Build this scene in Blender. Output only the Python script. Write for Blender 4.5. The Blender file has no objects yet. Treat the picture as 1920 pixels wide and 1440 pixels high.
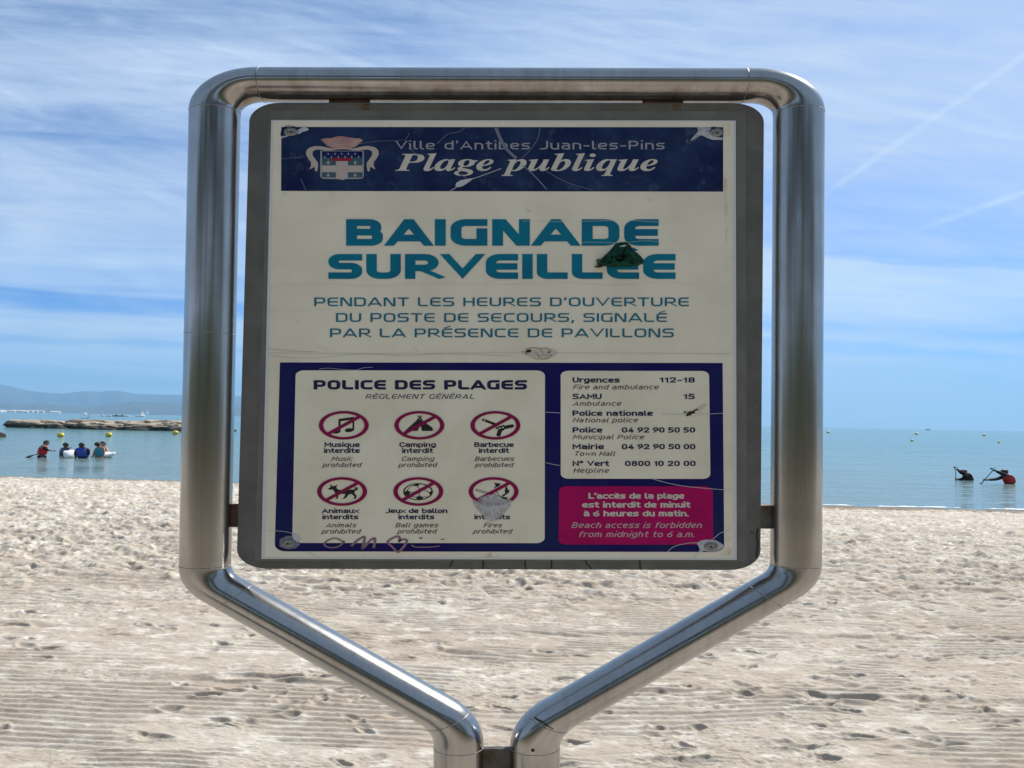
import bpy, bmesh, math, random
import numpy as np
from mathutils import Vector, Matrix
from mathutils.geometry import tessellate_polygon, delaunay_2d_cdt

random.seed(7); np.random.seed(7)
S = bpy.context.scene
COL = S.collection

# ------------------------------------------------------------------ camera, sky, sun, exposure
F = 1500.0                      # focal length in pixels of the 1920 wide photograph
CAM_Z = 1.65
SEA_Z = -0.45
PITCH = math.atan(70 / F)
ROLL = 0.0187
fwd = Vector((0, math.cos(PITCH), math.sin(PITCH)))
r0 = Vector((1, 0, 0)); u0 = Vector((0, -math.sin(PITCH), math.cos(PITCH)))
ca, sa = math.cos(ROLL), math.sin(ROLL)
right = r0 * ca + u0 * sa
up = u0 * ca - r0 * sa
CAM = Vector((0, 0, CAM_Z))
cd = bpy.data.cameras.new('camera'); cam = bpy.data.objects.new('camera', cd); COL.objects.link(cam)
cd.sensor_fit = 'HORIZONTAL'; cd.sensor_width = 36.0; cd.lens = F / 1920 * 36
cd.clip_start = 0.05; cd.clip_end = 40000
m3 = Matrix((right, up, -fwd)).transposed()
cam.matrix_world = Matrix.Translation(CAM) @ m3.to_4x4()
S.camera = cam
S.view_settings.view_transform = 'Standard'; S.view_settings.look = 'None'
S.view_settings.gamma = 1.0; S.view_settings.use_curve_mapping = False
S.view_settings.exposure = 0.62

SUN_DIR = Vector((0.54, 0.50, 0.76)).normalized()       # towards the sun: ahead, to the right
sun_el = math.asin(SUN_DIR.z); sun_az = math.atan2(SUN_DIR.x, SUN_DIR.y)
sd = bpy.data.lights.new('sun', 'SUN'); sd.energy = 5.0; sd.angle = math.radians(0.5); sd.color = (1.0, 0.95, 0.87)
so = bpy.data.objects.new('sun', sd); COL.objects.link(so)
so.rotation_euler = (-SUN_DIR).to_track_quat('-Z', 'Y').to_euler()

world = bpy.data.worlds.new('World'); S.world = world; world.use_nodes = True
NT = world.node_tree; NT.nodes.clear()


class NB:
    """small helper that strings shader nodes together"""
    def __init__(self, nt): self.nt = nt
    def n(self, t, **k):
        x = self.nt.nodes.new(t)
        for a, b in k.items(): setattr(x, a, b)
        return x
    def put(self, sock, v):
        if isinstance(v, bpy.types.NodeSocket): self.nt.links.new(v, sock)
        else: sock.default_value = v
    def m(self, op, a, b=0.0, c=0.0, clamp=False):
        x = self.n('ShaderNodeMath', operation=op, use_clamp=clamp)
        self.put(x.inputs[0], a); self.put(x.inputs[1], b); self.put(x.inputs[2], c)
        return x.outputs[0]
    def mix(self, fac, a, b, blend='MIX'):
        x = self.n('ShaderNodeMix', data_type='RGBA', blend_type=blend)
        self.put(x.inputs[0], fac); self.put(x.inputs[6], a); self.put(x.inputs[7], b)
        return x.outputs[2]
    def noise(self, vec, scale, detail=3.0, rough=0.55, dist=0.0):
        x = self.n('ShaderNodeTexNoise')
        if vec is not None: self.put(x.inputs['Vector'], vec)
        x.inputs['Scale'].default_value = scale; x.inputs['Detail'].default_value = detail
        x.inputs['Roughness'].default_value = rough; x.inputs['Distortion'].default_value = dist
        return x.outputs['Fac']
    def ramp(self, fac, stops, interp='LINEAR'):
        x = self.n('ShaderNodeValToRGB'); x.color_ramp.interpolation = interp
        el = x.color_ramp.elements
        while len(el) < len(stops): el.new(0.5)
        for e, (p, c) in zip(el, stops):
            e.position = p
            e.color = (c, c, c, 1) if isinstance(c, (int, float)) else (*c, 1)
        self.put(x.inputs[0], fac)
        return x.outputs[0]
    def rng(self, v, a, b, c=0.0, d=1.0, smooth=False):
        x = self.n('ShaderNodeMapRange'); x.interpolation_type = 'SMOOTHSTEP' if smooth else 'LINEAR'
        self.put(x.inputs[0], v)
        for i, q in enumerate((a, b, c, d)): self.put(x.inputs[i + 1], q)
        return x.outputs[0]
    def comb(self, x, y, z):
        n = self.n('ShaderNodeCombineXYZ')
        for i, v in enumerate((x, y, z)): self.put(n.inputs[i], v)
        return n.outputs[0]


def build_sky():
    b = NB(NT)
    tc = b.n('ShaderNodeTexCoord')
    sep = b.n('ShaderNodeSeparateXYZ'); NT.links.new(tc.outputs['Generated'], sep.inputs[0])
    x, y, z = sep.outputs
    hyp = b.m('SQRT', b.m('ADD', b.m('MULTIPLY', x, x), b.m('MULTIPLY', y, y)))
    v = b.m('DIVIDE', z, b.m('ADD', hyp, 0.001))                 # tangent of the elevation
    az = b.m('ARCTAN2', x, y)                                    # azimuth, zero straight out to sea
    u = b.m('TANGENT', b.m('MINIMUM', b.m('MAXIMUM', az, -1.2), 1.2))
    v = b.m('DIVIDE', v, b.m('MAXIMUM', b.m('COSINE', az), 0.35))
    sky = b.n('ShaderNodeTexSky', sky_type='NISHITA'); sky.sun_disc = False
    sky.sun_elevation = sun_el; sky.sun_rotation = sun_az
    sky.air_density = 1.0; sky.dust_density = 0.4; sky.ozone_density = 2.0; sky.altitude = 0
    blue = b.mix(1.0, sky.outputs[0], b.ramp(v, [(0.0, (0.50, 0.70, 0.92)), (0.06, (0.26, 0.55, 1.0)), (0.13, (0.12, 0.42, 1.0)),
                                                  (0.30, (0.66, 0.74, 0.96)), (0.6, (0.95, 0.95, .97)), (1.0, (1, 1, 1))]), 'MULTIPLY')
    wv = b.comb(b.m('MULTIPLY', u, 2.6), b.m('MULTIPLY', v, 16.0), 0.0)
    warp = b.m('SUBTRACT', b.noise(wv, 1.0, 4.0, 0.6, 0.3), 0.5)
    tilt = b.m('ADD', v, b.m('MULTIPLY', u, 0.035))
    vl = b.m('ADD', tilt, b.m('MULTIPLY', warp, b.rng(v, 0.0, 0.3, 0.015, 0.075)))
    L = [(0, .72), (.024, .70), (.043, .30), (.057, .85), (.077, .95), (.084, .42), (.09, .88), (.117, .95), (.127, .30),
         (.144, .12), (.152, .50), (.184, .68), (.25, .80), (.31, .66), (.33, .45), (.35, .18), (.374, .36), (.39, .76),
         (.437, .80), (.464, .72), (.49, .30), (.52, .25), (.8, .45)]
    R = [(0, .85), (.042, .88), (.075, .72), (.095, .40), (.105, .78), (.122, .42), (.135, .80), (.162, .86), (.175, .98),
         (.202, 1.0), (.212, .92), (.218, .42), (.235, .50), (.255, .33), (.282, .33), (.308, .42), (.34, .66), (.402, .62),
         (.468, .70), (.515, .48), (.8, .5)]
    # the left list was read along a line that climbs with u: undo the tilt there
    la = b.ramp(b.m('ADD', vl, 0.015), L); ra = b.ramp(b.m('SUBTRACT', vl, 0.018), R)
    amt = b.mix(b.rng(u, -0.25, 0.3, smooth=True), la, ra)
    fine = b.noise(b.comb(b.m('MULTIPLY', u, 3.5), b.m('MULTIPLY', tilt, 42.0), 3.0), 1.0, 6.0, 0.62, 0.6)
    amt = b.m('ADD', amt, b.m('MULTIPLY', b.m('SUBTRACT', fine, 0.5), 1.15))
    dg = b.m('ADD', b.m('MULTIPLY', v, 1.0), b.m('MULTIPLY', u, .22))
    wisp = b.noise(b.comb(b.m('MULTIPLY', b.m('SUBTRACT', u, b.m('MULTIPLY', v, .3)), 5.0), b.m('MULTIPLY', dg, 26.0), 5.0), 1.0, 8.0, 0.66, 1.4)
    amt = b.m('ADD', amt, b.m('MULTIPLY', b.m('MULTIPLY', b.m('SUBTRACT', wisp, 0.47), 1.15), b.rng(v, .12, .3)))
    broad = b.noise(b.comb(b.m('MULTIPLY', u, 2.2), b.m('MULTIPLY', v, 5.0), 9.0), 1.0, 3.0, 0.5, 0.8)
    amt = b.m('ADD', amt, b.m('MULTIPLY', b.m('SUBTRACT', broad, 0.5), 0.8))
    def trail(ua, va, ub, vb, w, s, fa):
        k = (vb - va) / (ub - ua)
        d = b.m('ABSOLUTE', b.m('SUBTRACT', b.m('SUBTRACT', v, va), b.m('MULTIPLY', b.m('SUBTRACT', u, ua), k)))
        wob = b.m('MULTIPLY', b.noise(b.comb(b.m('MULTIPLY', u, 30.0), 0.0, 0.0), 1.0, 3.0), w * 1.2)
        g = b.rng(d, b.m('ADD', wob, w * 0.6), 0.0, 0.0, s, True)
        return b.m('MULTIPLY', g, b.rng(u, ua - fa, ua + fa, smooth=True))
    t1 = b.m('MULTIPLY', trail(.393, .296, .64, .474, .007, .42, .03), b.rng(b.noise(b.comb(b.m('MULTIPLY', u, 26.0), b.m('MULTIPLY', v, 60.0), 1.0), 1.0, 4.0), .3, .65, .35, 1.0))
    t2 = b.m('MULTIPLY', trail(.527, .258, .64, .300, .006, .52, .04), b.rng(b.noise(b.comb(b.m('MULTIPLY', u, 22.0), b.m('MULTIPLY', v, 60.0), 7.0), 1.0, 4.0), .3, .65, .3, 1.0))
    t3 = trail(.02, .505, .25, .455, .009, .22, .03)
    amt = b.m('MULTIPLY', b.m('MINIMUM', b.m('MAXIMUM', amt, 0.0), 1.15), b.rng(v, -0.02, 0.0))
    cloud = b.ramp(v, [(0, (3.7, 5.4, 6.7)), (.04, (4.6, 5.9, 7.0)), (.10, (5.6, 6.5, 7.3)), (.185, (5.0, 6.2, 7.4)), (.24, (4.5, 5.4, 6.8)), (.5, (4.4, 5.3, 6.8)), (1, (3.6, 4.6, 5.8))])
    col = b.mix(b.m('MULTIPLY', amt, 0.93), blue, cloud)
    col = b.mix(b.m('ADD', b.m('ADD', t1, t2), t3, clamp=True), col, (5.6, 6.7, 7.6, 1))
    bg = b.n('ShaderNodeBackground'); NT.links.new(col, bg.inputs[0]); bg.inputs[1].default_value = 0.088
    out = b.n('ShaderNodeOutputWorld'); NT.links.new(bg.outputs[0], out.inputs[0])


build_sky()


# ------------------------------------------------------------------ helpers
def W(px, py, Y):
    """the point seen at a photo pixel when it stands Y metres away"""
    d = fwd * F + right * (px - 960) + up * (720 - py)
    return CAM + d * (Y / d.y)


def hor(px): return 799 + (px - 1440) * 0.0187


def sea_at(px, py):
    """distance of the sea surface under a photo pixel"""
    d = fwd * F + right * (px - 960) + up * (720 - py)
    t = (SEA_Z - CAM_Z) / d.z
    return CAM + d * t


def mat(name, base, rough=0.6, metal=0.0, spec=0.5, c2=None, scale=10.0, detail=5.0, lo=0.4, hi=0.65, bump=0.0, bscale=40.0,
        stretch=(1, 1, 1), c3=None, scale3=60.0, lo3=0.6, hi3=0.72, rough2=None, aniso=0.0):
    m = bpy.data.materials.new(name); m.use_nodes = True
    nt = m.node_tree; b = NB(nt); p = nt.nodes['Principled BSDF']
    p.inputs['Base Color'].default_value = (*base, 1); p.inputs['Roughness'].default_value = rough
    p.inputs['Metallic'].default_value = metal; p.inputs['Specular IOR Level'].default_value = spec
    tc = b.n('ShaderNodeTexCoord'); mp = b.n('ShaderNodeMapping'); mp.inputs['Scale'].default_value = stretch
    nt.links.new(tc.outputs['Object'], mp.inputs[0]); vec = mp.outputs[0]
    col = None
    if c2 is not None:
        f = b.rng(b.noise(vec, scale, detail, 0.6), lo, hi)
        col = b.mix(f, (*base, 1), (*c2, 1))
        if rough2 is not None: nt.links.new(b.rng(f, 0, 1, rough, rough2), p.inputs['Roughness'])
    if c3 is not None:
        f3 = b.rng(b.noise(vec, scale3, 4.0, 0.65), lo3, hi3)
        col = b.mix(f3, col if col is not None else (*base, 1), (*c3, 1))
    if col is not None: nt.links.new(col, p.inputs['Base Color'])
    if bump:
        bp = b.n('ShaderNodeBump'); bp.inputs['Strength'].default_value = bump; bp.inputs['Distance'].default_value = 0.01
        nt.links.new(b.noise(vec, bscale, 4.0, 0.6), bp.inputs['Height']); nt.links.new(bp.outputs[0], p.inputs['Normal'])
    if aniso: p.inputs['Anisotropic'].default_value = aniso
    return m


def link(name, me, mats, parent=None):
    o = bpy.data.objects.new(name, me); COL.objects.link(o)
    for m in (mats if isinstance(mats, (list, tuple)) else [mats]): me.materials.append(m)
    if parent is not None: o.parent = parent
    return o


def tag(o, label=None, cat=None, group=None, kind=None):
    if label: o['label'] = label
    if cat: o['category'] = cat
    if group: o['group'] = group
    if kind: o['kind'] = kind
    return o


def empty(name, loc):
    o = bpy.data.objects.new(name, None); o.location = loc; o.empty_display_size = 0.1; COL.objects.link(o)
    return o


class MB:
    def __init__(self): self.v = []; self.f = []; self.mi = []
    def add(self, vs, fs, mi=0):
        k = len(self.v); self.v += [tuple(q) for q in vs]
        self.f += [[i + k for i in q] for q in fs]; self.mi += [mi] * len(fs)
    def mesh(self, name, smooth=False):
        me = bpy.data.meshes.new(name); me.from_pydata(self.v, [], self.f)
        me.polygons.foreach_set('material_index', self.mi)
        if smooth: me.polygons.foreach_set('use_smooth', [True] * len(self.f))
        me.update(); return me
    def build(self, name, mats, parent=None, smooth=False):
        return link(name, self.mesh(name, smooth), mats, parent)


def fillet(pts, radii, closed=False, seg=7):
    """round the corners of a 2-D polyline"""
    n = len(pts); out = []
    P = [Vector(p[:2]) for p in pts]
    for i in range(n):
        r = radii[i] if isinstance(radii, (list, tuple)) else radii
        if (not closed and i in (0, n - 1)) or r <= 0: out.append(P[i]); continue
        a, p, c = P[i - 1], P[i], P[(i + 1) % n]
        d1 = (a - p); d2 = (c - p); l1 = d1.length; l2 = d2.length
        if l1 < 1e-6 or l2 < 1e-6: out.append(p); continue
        d1 /= l1; d2 /= l2
        cs = max(-1, min(1, d1.dot(d2))); ang = math.acos(cs)
        if ang > 3.10 or ang < 0.05: out.append(p); continue
        lim1 = l1 * (0.5 if (closed or i - 1 > 0) else 1.0) * 0.999
        lim2 = l2 * (0.5 if (closed or i + 1 < n - 1) else 1.0) * 0.999
        t = min(r / math.tan(ang / 2), lim1, lim2); rr = t * math.tan(ang / 2)
        bis = (d1 + d2).normalized(); ctr = p + bis * (rr / math.sin(ang / 2))
        A = p + d1 * t; B = p + d2 * t
        a0 = math.atan2(A.y - ctr.y, A.x - ctr.x); a1 = math.atan2(B.y - ctr.y, B.x - ctr.x)
        da = (a1 - a0 + math.pi) % (2 * math.pi) - math.pi
        for k in range(seg + 1):
            q = a0 + da * k / seg; out.append(ctr + Vector((math.cos(q), math.sin(q))) * rr)
    return out


# ------------------------------------------------------------------ sign coordinates: photo millimetres on the plane of the sign
Y_SIGN = 1.5
SIGN_ROT = -0.0147
_q = W(932, 2437, Y_SIGN); SIGN_BASE = Vector((_q.x, Y_SIGN, 0.0))
RI = Matrix.Rotation(-SIGN_ROT, 3, 'Y')
K = 1.62                         # the sign is this much wider than it is deep


def SP(px, py, d=0.0):
    w = W(px, py, Y_SIGN); l = RI @ (w - SIGN_BASE)
    return Vector((l.x, -d / 1000.0, l.z))


sign = empty('beach_information_sign', SIGN_BASE); sign.rotation_euler = (0, SIGN_ROT, 0)
tag(sign, 'large public beach notice board with cream and navy poster in a bent steel tube frame', 'sign')


def pieces(mb, name, mats, parent):
    """every separate mark of a builder becomes a part of its own"""
    n = len(mb.v); lab = list(range(n))
    def root(i):
        while lab[i] != i: lab[i] = lab[lab[i]]; i = lab[i]
        return i
    for f in mb.f:
        for a in f[1:]: lab[root(a)] = root(f[0])
    grp = {}
    for f, m_ in zip(mb.f, mb.mi): grp.setdefault(root(f[0]), []).append((f, m_))
    for g in grp.values():
        ids = sorted({i for f, _ in g for i in f}); mp = {i: k for k, i in enumerate(ids)}
        q = MB(); q.v = [mb.v[i] for i in ids]; q.f = [[mp[i] for i in f] for f, _ in g]
        q.mi = [0] * len(g); q.build(name, (mats[g[0][1]] if isinstance(mats, list) else mats), parent)


def poly_px(mb, pts, d, mi=0):
    tri = tessellate_polygon([[Vector((p[0], -p[1], 0)) for p in pts]])
    vs = [SP(p[0], p[1], d) for p in pts]
    fs = []
    for t in tri:
        a, b_, c = (Vector((pts[i][0], -pts[i][1])) for i in t)
        cr = (b_ - a).cross(c - a)
        fs.append(list(t) if cr > 0 else list(t)[::-1])
    mb.add(vs, fs, mi)


def rrect(x0, y0, x1, y1, r, corners=(1, 1, 1, 1)):
    """rounded rectangle in photo millimetres (wide corners)"""
    p = [(x0 / K, y0), (x1 / K, y0), (x1 / K, y1), (x0 / K, y1)]
    q = fillet(p, [r * c for c in corners], True, 8)
    return [(v.x * K, v.y) for v in q]


def quad_round(p4, r, corners=(1, 1, 1, 1)):
    p = [(a / K, b_) for a, b_ in p4]
    return [(v.x * K, v.y) for v in fillet(p, [r * c for c in corners], True, 8)]


def slab(mb, pts, d0, d1, mi=0):
    """closed plate of outline pts between depths d0 (front) and d1 (back)"""
    poly_px(mb, pts, d0, mi)
    k = MB(); poly_px(k, pts, d1, mi); mb.add(k.v, [f[::-1] for f in k.f], mi)
    n = len(pts)
    vs = [SP(*p, d0) for p in pts] + [SP(*p, d1) for p in pts]
    ar = sum(pts[i][0] * pts[(i + 1) % n][1] - pts[(i + 1) % n][0] * pts[i][1] for i in range(n))
    fs = [[i, (i + 1) % n, (i + 1) % n + n, i + n] for i in range(n)]
    if ar > 0: fs = [f[::-1] for f in fs]
    mb.add(vs, fs, mi)


def stroke(mb, pts, w, d, mi=0, closed=False, k=K, taper=None, flat=None):
    """flat ribbon along a polyline; vertical runs come out k times as wide as horizontal ones"""
    P = [Vector((p[0] / k, p[1])) for p in pts]
    Q = [P[0]]
    for p in P[1:]:
        if (p - Q[-1]).length > 1e-5: Q.append(p)
    if closed and (Q[0] - Q[-1]).length < 1e-5: Q.pop()
    n = len(Q)
    if n < 2: return
    diag = False
    if flat is not None and not closed:                      # letters end in square caps; slanted strokes are cut level
        ylo = min(p.y for p in Q) - w / 2; yhi = max(p.y for p in Q) + w / 2
        d0 = (Q[0] - Q[1]).normalized(); d1_ = (Q[-1] - Q[-2]).normalized()
        diag = min(abs(d0.x), abs(d0.y)) > .3 or min(abs(d1_.x), abs(d1_.y)) > .3
        Q[0] = Q[0] + d0 * w * (.95 if diag else .5); Q[-1] = Q[-1] + d1_ * w * (.95 if diag else .5)
    vs = []
    for i in range(n):
        a = Q[i - 1] if (i > 0 or closed) else None
        c = Q[(i + 1) % n] if (i < n - 1 or closed) else None
        d1 = (Q[i] - a).normalized() if a is not None else None
        d2 = (c - Q[i]).normalized() if c is not None else None
        if d1 is None: d1 = d2
        if d2 is None: d2 = d1
        n1 = Vector((-d1.y, d1.x)); n2 = Vector((-d2.y, d2.x)); nn = n1 + n2
        if nn.length < 1e-4: nn = n1
        nn.normalize(); m = 1 / max(0.45, nn.dot(n1))
        ww = w if taper is None else w * (taper[0] + (taper[1] - taper[0]) * i / (n - 1))
        o = nn * (ww / 2 * m)
        for s in (1, -1):
            q = Q[i] + o * s
            if diag: q.y = min(max(q.y, ylo), yhi)
            vs.append(SP(q.x * k, q.y, d) if flat is None else Vector((q.x, q.y)))
    fs = []
    for i in range(n if closed else n - 1):
        j = (i + 1) % n
        fs.append([2 * i, 2 * i + 1, 2 * j + 1, 2 * j])
    if flat is not None:
        b0 = len(flat[0]); flat[0].extend(vs)
        for a, b_, c, e in fs: flat[1].extend(([b0 + a, b0 + b_, b0 + c], [b0 + a, b0 + c, b0 + e]))
        return
    nrm = (vs[fs[0][1]] - vs[fs[0][0]]).cross(vs[fs[0][2]] - vs[fs[0][1]])
    if nrm.y > 0: fs = [f[::-1] for f in fs]
    mb.add(vs, fs, mi)


# ------------------------------------------------------------------ stroke lettering
def G(w, *paths, r=0.22): return (w, r, paths)


DIN = {
 'a': G(.46, '.04,.72 .46,.72 .46,0', '.46,.42 0,.42 0,0 .46,0', r=.2), 'b': G(.48, '0,1 0,0', '0,.72 .48,.72 .48,0 0,0'),
 'c': G(.44, '.44,.72 0,.72 0,0 .44,0'), 'd': G(.48, '.48,1 .48,0', '.48,.72 0,.72 0,0 .48,0'),
 'e': G(.48, '0,.36 .48,.36 .48,.72 0,.72 0,0 .44,0'), 'f': G(.34, '.36,1 .13,1 .13,0', '0,.7 .33,.7'),
 'g': G(.48, '.48,.72 0,.72 0,.04 .48,.04', '.48,.72 .48,-.26 .04,-.26'), 'h': G(.46, '0,1 0,0', '0,.72 .46,.72 .46,0'),
 'i': G(.0, '0,.66 0,0', '0,1.07 0,1.055'), 'j': G(.1, '.1,.72 .1,-.26 0,-.26'), 'l': G(.13, '0,1 0,0 .15,0', r=.13), 'm': G(.74, '0,.72 0,0', '0,.72 .37,.72 .37,0', '.3,.72 .74,.72 .74,0'),
 'n': G(.46, '0,.72 0,0', '0,.72 .46,.72 .46,0'), 'o': G(.48, '0,0 .48,0 .48,.72 0,.72 z'),
 'p': G(.48, '0,.72 0,-.28', '0,.72 .48,.72 .48,0 0,0'), 'q': G(.48, '.48,.72 .48,-.28', '.48,.72 0,.72 0,0 .48,0'),
 'r': G(.28, '0,.72 0,0', '0,.72 .3,.72', r=.1), 's': G(.44, '.43,.72 0,.72 0,.37 .44,.37 .44,0 0,0', r=.17),
 't': G(.32, '.13,.97 .13,0 .34,0', '0,.72 .32,.72', r=.16), 'u': G(.46, '0,.72 0,0 .46,0', '.46,.72 .46,0'),
 'x': G(.48, '0,.72! .48,0!', '.48,.72! 0,0!'), 'y': G(.5, '0,.72! .25,0!', '.5,.72 .2,-.28 .06,-.28', r=.05),
 'v': G(.5, '0,.72! .25,0! .5,.72!'), 'w': G(.72, '0,.72! .18,0! .36,.72! .54,0! .72,.72!'),
 'A': G(.66, '0,0! .33,1! .66,0!', '.12,.27! .54,.27!'), 'B': G(.56, '0,0 0,1', '0,1 .52,1 .52,.52 0,.52', '0,.52 .56,.52 .56,0 0,0'),
 'C': G(.54, '.54,.8 .54,1 0,1 0,0 .54,0 .54,.2', r=.25), 'F': G(.48, '0,0 0,1! .5,1', '0,.5 .44,.5'), 'H': G(.58, '0,0 0,1', '.58,0 .58,1', '0,.5 .58,.5'),
 'J': G(.44, '.44,1 .44,0 0,0', r=.25), 'L': G(.46, '0,1 0,0! .48,0'), 'M': G(.72, '0,0 0,1! .36,.35! .72,1! .72,0'),
 'N': G(.58, '0,0 0,1! .58,0! .58,1'), 'P': G(.54, '0,0 0,1', '0,1 .54,1 .54,.42 0,.42', r=.26), 'S': G(.54, '.53,1 0,1 0,.52 .54,.52 .54,0 0,0', r=.23),
 'T': G(.56, '0,1 .56,1', '.28,1 .28,0'), 'U': G(.56, '0,1 0,0 .56,0 .56,1', r=.27), 'V': G(.62, '0,1! .31,0! .62,1!'),
 '0': G(.48, '0,0 .48,0 .48,1 0,1 z', r=.24), '1': G(.20, '.08,.86! .2,1! .2,.02!'), '2': G(.5, '.02,.78 .02,1 .48,1 .48,.6 0,0! .5,0', r=.22),
 '4': G(.54, '.32,.95! 0,.24! .46,.24', '.4,.5 .4,0'), '5': G(.5, '.46,1 .05,1! .03,.54! .5,.6 .5,0 0,0', r=.25), '6': G(.5, '.36,1! 0,.42 0,0 .5,0 .5,.58 .08,.58', r=.22),
 '8': G(.5, '.03,.54 .47,.54 .47,1 .03,1 z', '0,0 .5,0 .5,.54 0,.54 z', r=.22), '9': G(.5, '.14,0! .5,.58 .5,1 0,1 0,.42 .42,.42', r=.22),
 "'": G(.02, '.02,1.02 0,.82'), '-': G(.28, '0,.4 .28,.4'), '.': G(.0, '-.01,0 .01,0'), ',': G(.06, '.05,.06 0,-.14'),
 '\u00b0': G(.28, '0,.68 .28,.68 .28,1 0,1 z', r=.16),
}
for acc, base, p in (('\u00e9', 'e', '.2,.9! .32,1.02!'), ('\u00e8', 'e', '.3,.9! .18,1.02!'), ('\u00e0', 'a', '.3,.9! .18,1.02!')):
    w_, r_, ps_ = DIN[base]; DIN[acc] = (w_, r_, ps_ + (p,))
TECH = {
 'A': G(.80, '0,0! .37,1! .43,1! .80,0!', '.16,.22! .64,.22!'), 'B': G(.66, '0,0! 0,1! .62,1 .62,.52 .05,.52', '.5,.52 .66,.52 .66,0 0,0!', r=.15),
 'C': G(.62, '.62,1 0,1 0,0 .62,0'), 'D': G(.68, '0,0! 0,1! .68,1 .68,0 z'), 'E': G(.60, '.60,1 0,1 0,0 .60,0', '0,.5 .58,.5'),
 'G': G(.66, '.66,1 0,1 0,0 .66,0! .66,.54!'), 'H': G(.66, '0,0 0,1', '.66,0 .66,1', '0,.5 .66,.5'), 'I': G(.0, '0,0 0,1'),
 'L': G(.56, '0,1 0,0 .56,0', r=.14), 'M': G(.84, '0,0 0,1! .42,.3! .84,1! .84,0'), 'N': G(.68, '0,0 0,1! .12,1! .56,0! .68,0! .68,1'),
 'O': G(.68, '0,0 .68,0 .68,1 0,1 z'), 'P': G(.64, '0,0 0,1! .64,1 .64,.38 0,.38', r=.18), 'R': G(.66, '0,0! 0,1! .64,1 .64,.42 0,.42', '.28,.42! .68,0!'),
 'S': G(.64, '.64,1 0,1 0,.52 .64,.52 .64,0 0,0', r=.15), 'T': G(.64, '0,1 .64,1', '.32,1 .32,0'), 'U': G(.66, '0,1 0,0 .66,0 .66,1'),
 'V': G(.76, '0,1! .38,0! .76,1!'), "'": G(.04, '.04,1.02 0,.8'), ',': G(.06, '.05,.06 0,-.14'),
}
for acc, base, p in (('\u00c9', 'E', '.22,1.2! .42,1.36!'), ('\u00c8', 'E', '.42,1.2! .22,1.36!')):
    w_, r_, ps_ = TECH[base]; TECH[acc] = (w_, r_, ps_ + (p,))


def lettering(mb, text, x0, x1, yb, cap, wt, d, font=DIN, slant=0.0, mi=0, gap=0.30, space=0.42):
    """fit a line of letters between x0 and x1 on the base line yb"""
    pen = 0.0; items = []
    for ch in text:
        if ch == ' ': pen += space; continue
        w, r, ps = font[ch]; items.append((pen, r, ps)); pen += w + gap
    tot = pen - gap
    h = cap * (1 - wt)                                     # skeleton height between stroke middles
    wx = wt * cap * K
    sx = (x1 - x0 - wx - slant * cap * K * 0.6) / tot
    for pen, r, ps in items:
        flat = ([], [])
        for q, path in enumerate(ps):
            toks = path.split(); closed = toks[-1] == 'z'
            if closed: toks = toks[:-1]
            pts = []; rad = []
            for t in toks:
                sh = t.endswith('!'); a, b_ = t.rstrip('!').split(',')
                X = x0 + wx / 2 + (pen + float(a)) * sx; Yv = float(b_)
                yy = yb - wt * cap / 2 - Yv * h
                X += slant * K * (yb - yy)
                pts.append((X / K, yy)); rad.append(0.0 if sh else r * cap)
            fl = fillet(pts, rad, closed, 5)
            stroke(mb, [(v.x * K, v.y) for v in fl], wt * cap, d, mi, closed, flat=flat)
        # one flat outline per letter: the strokes are merged, so that none overlap
        tri = []
        for t in flat[1]:
            a, b_, c = (flat[0][i] for i in t); cr = (b_ - a).cross(c - a)
            if abs(cr) > 1e-7: tri.append(t if cr > 0 else t[::-1])
        ov, oe, of, _a, _b, og = delaunay_2d_cdt(flat[0], [], tri, 0, 1e-4)
        keep = [list(f)[::-1] for f, g in zip(of, og) if len(g)]
        mb.add([SP(v.x * K, v.y, d) for v in ov], keep, mi)


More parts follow.
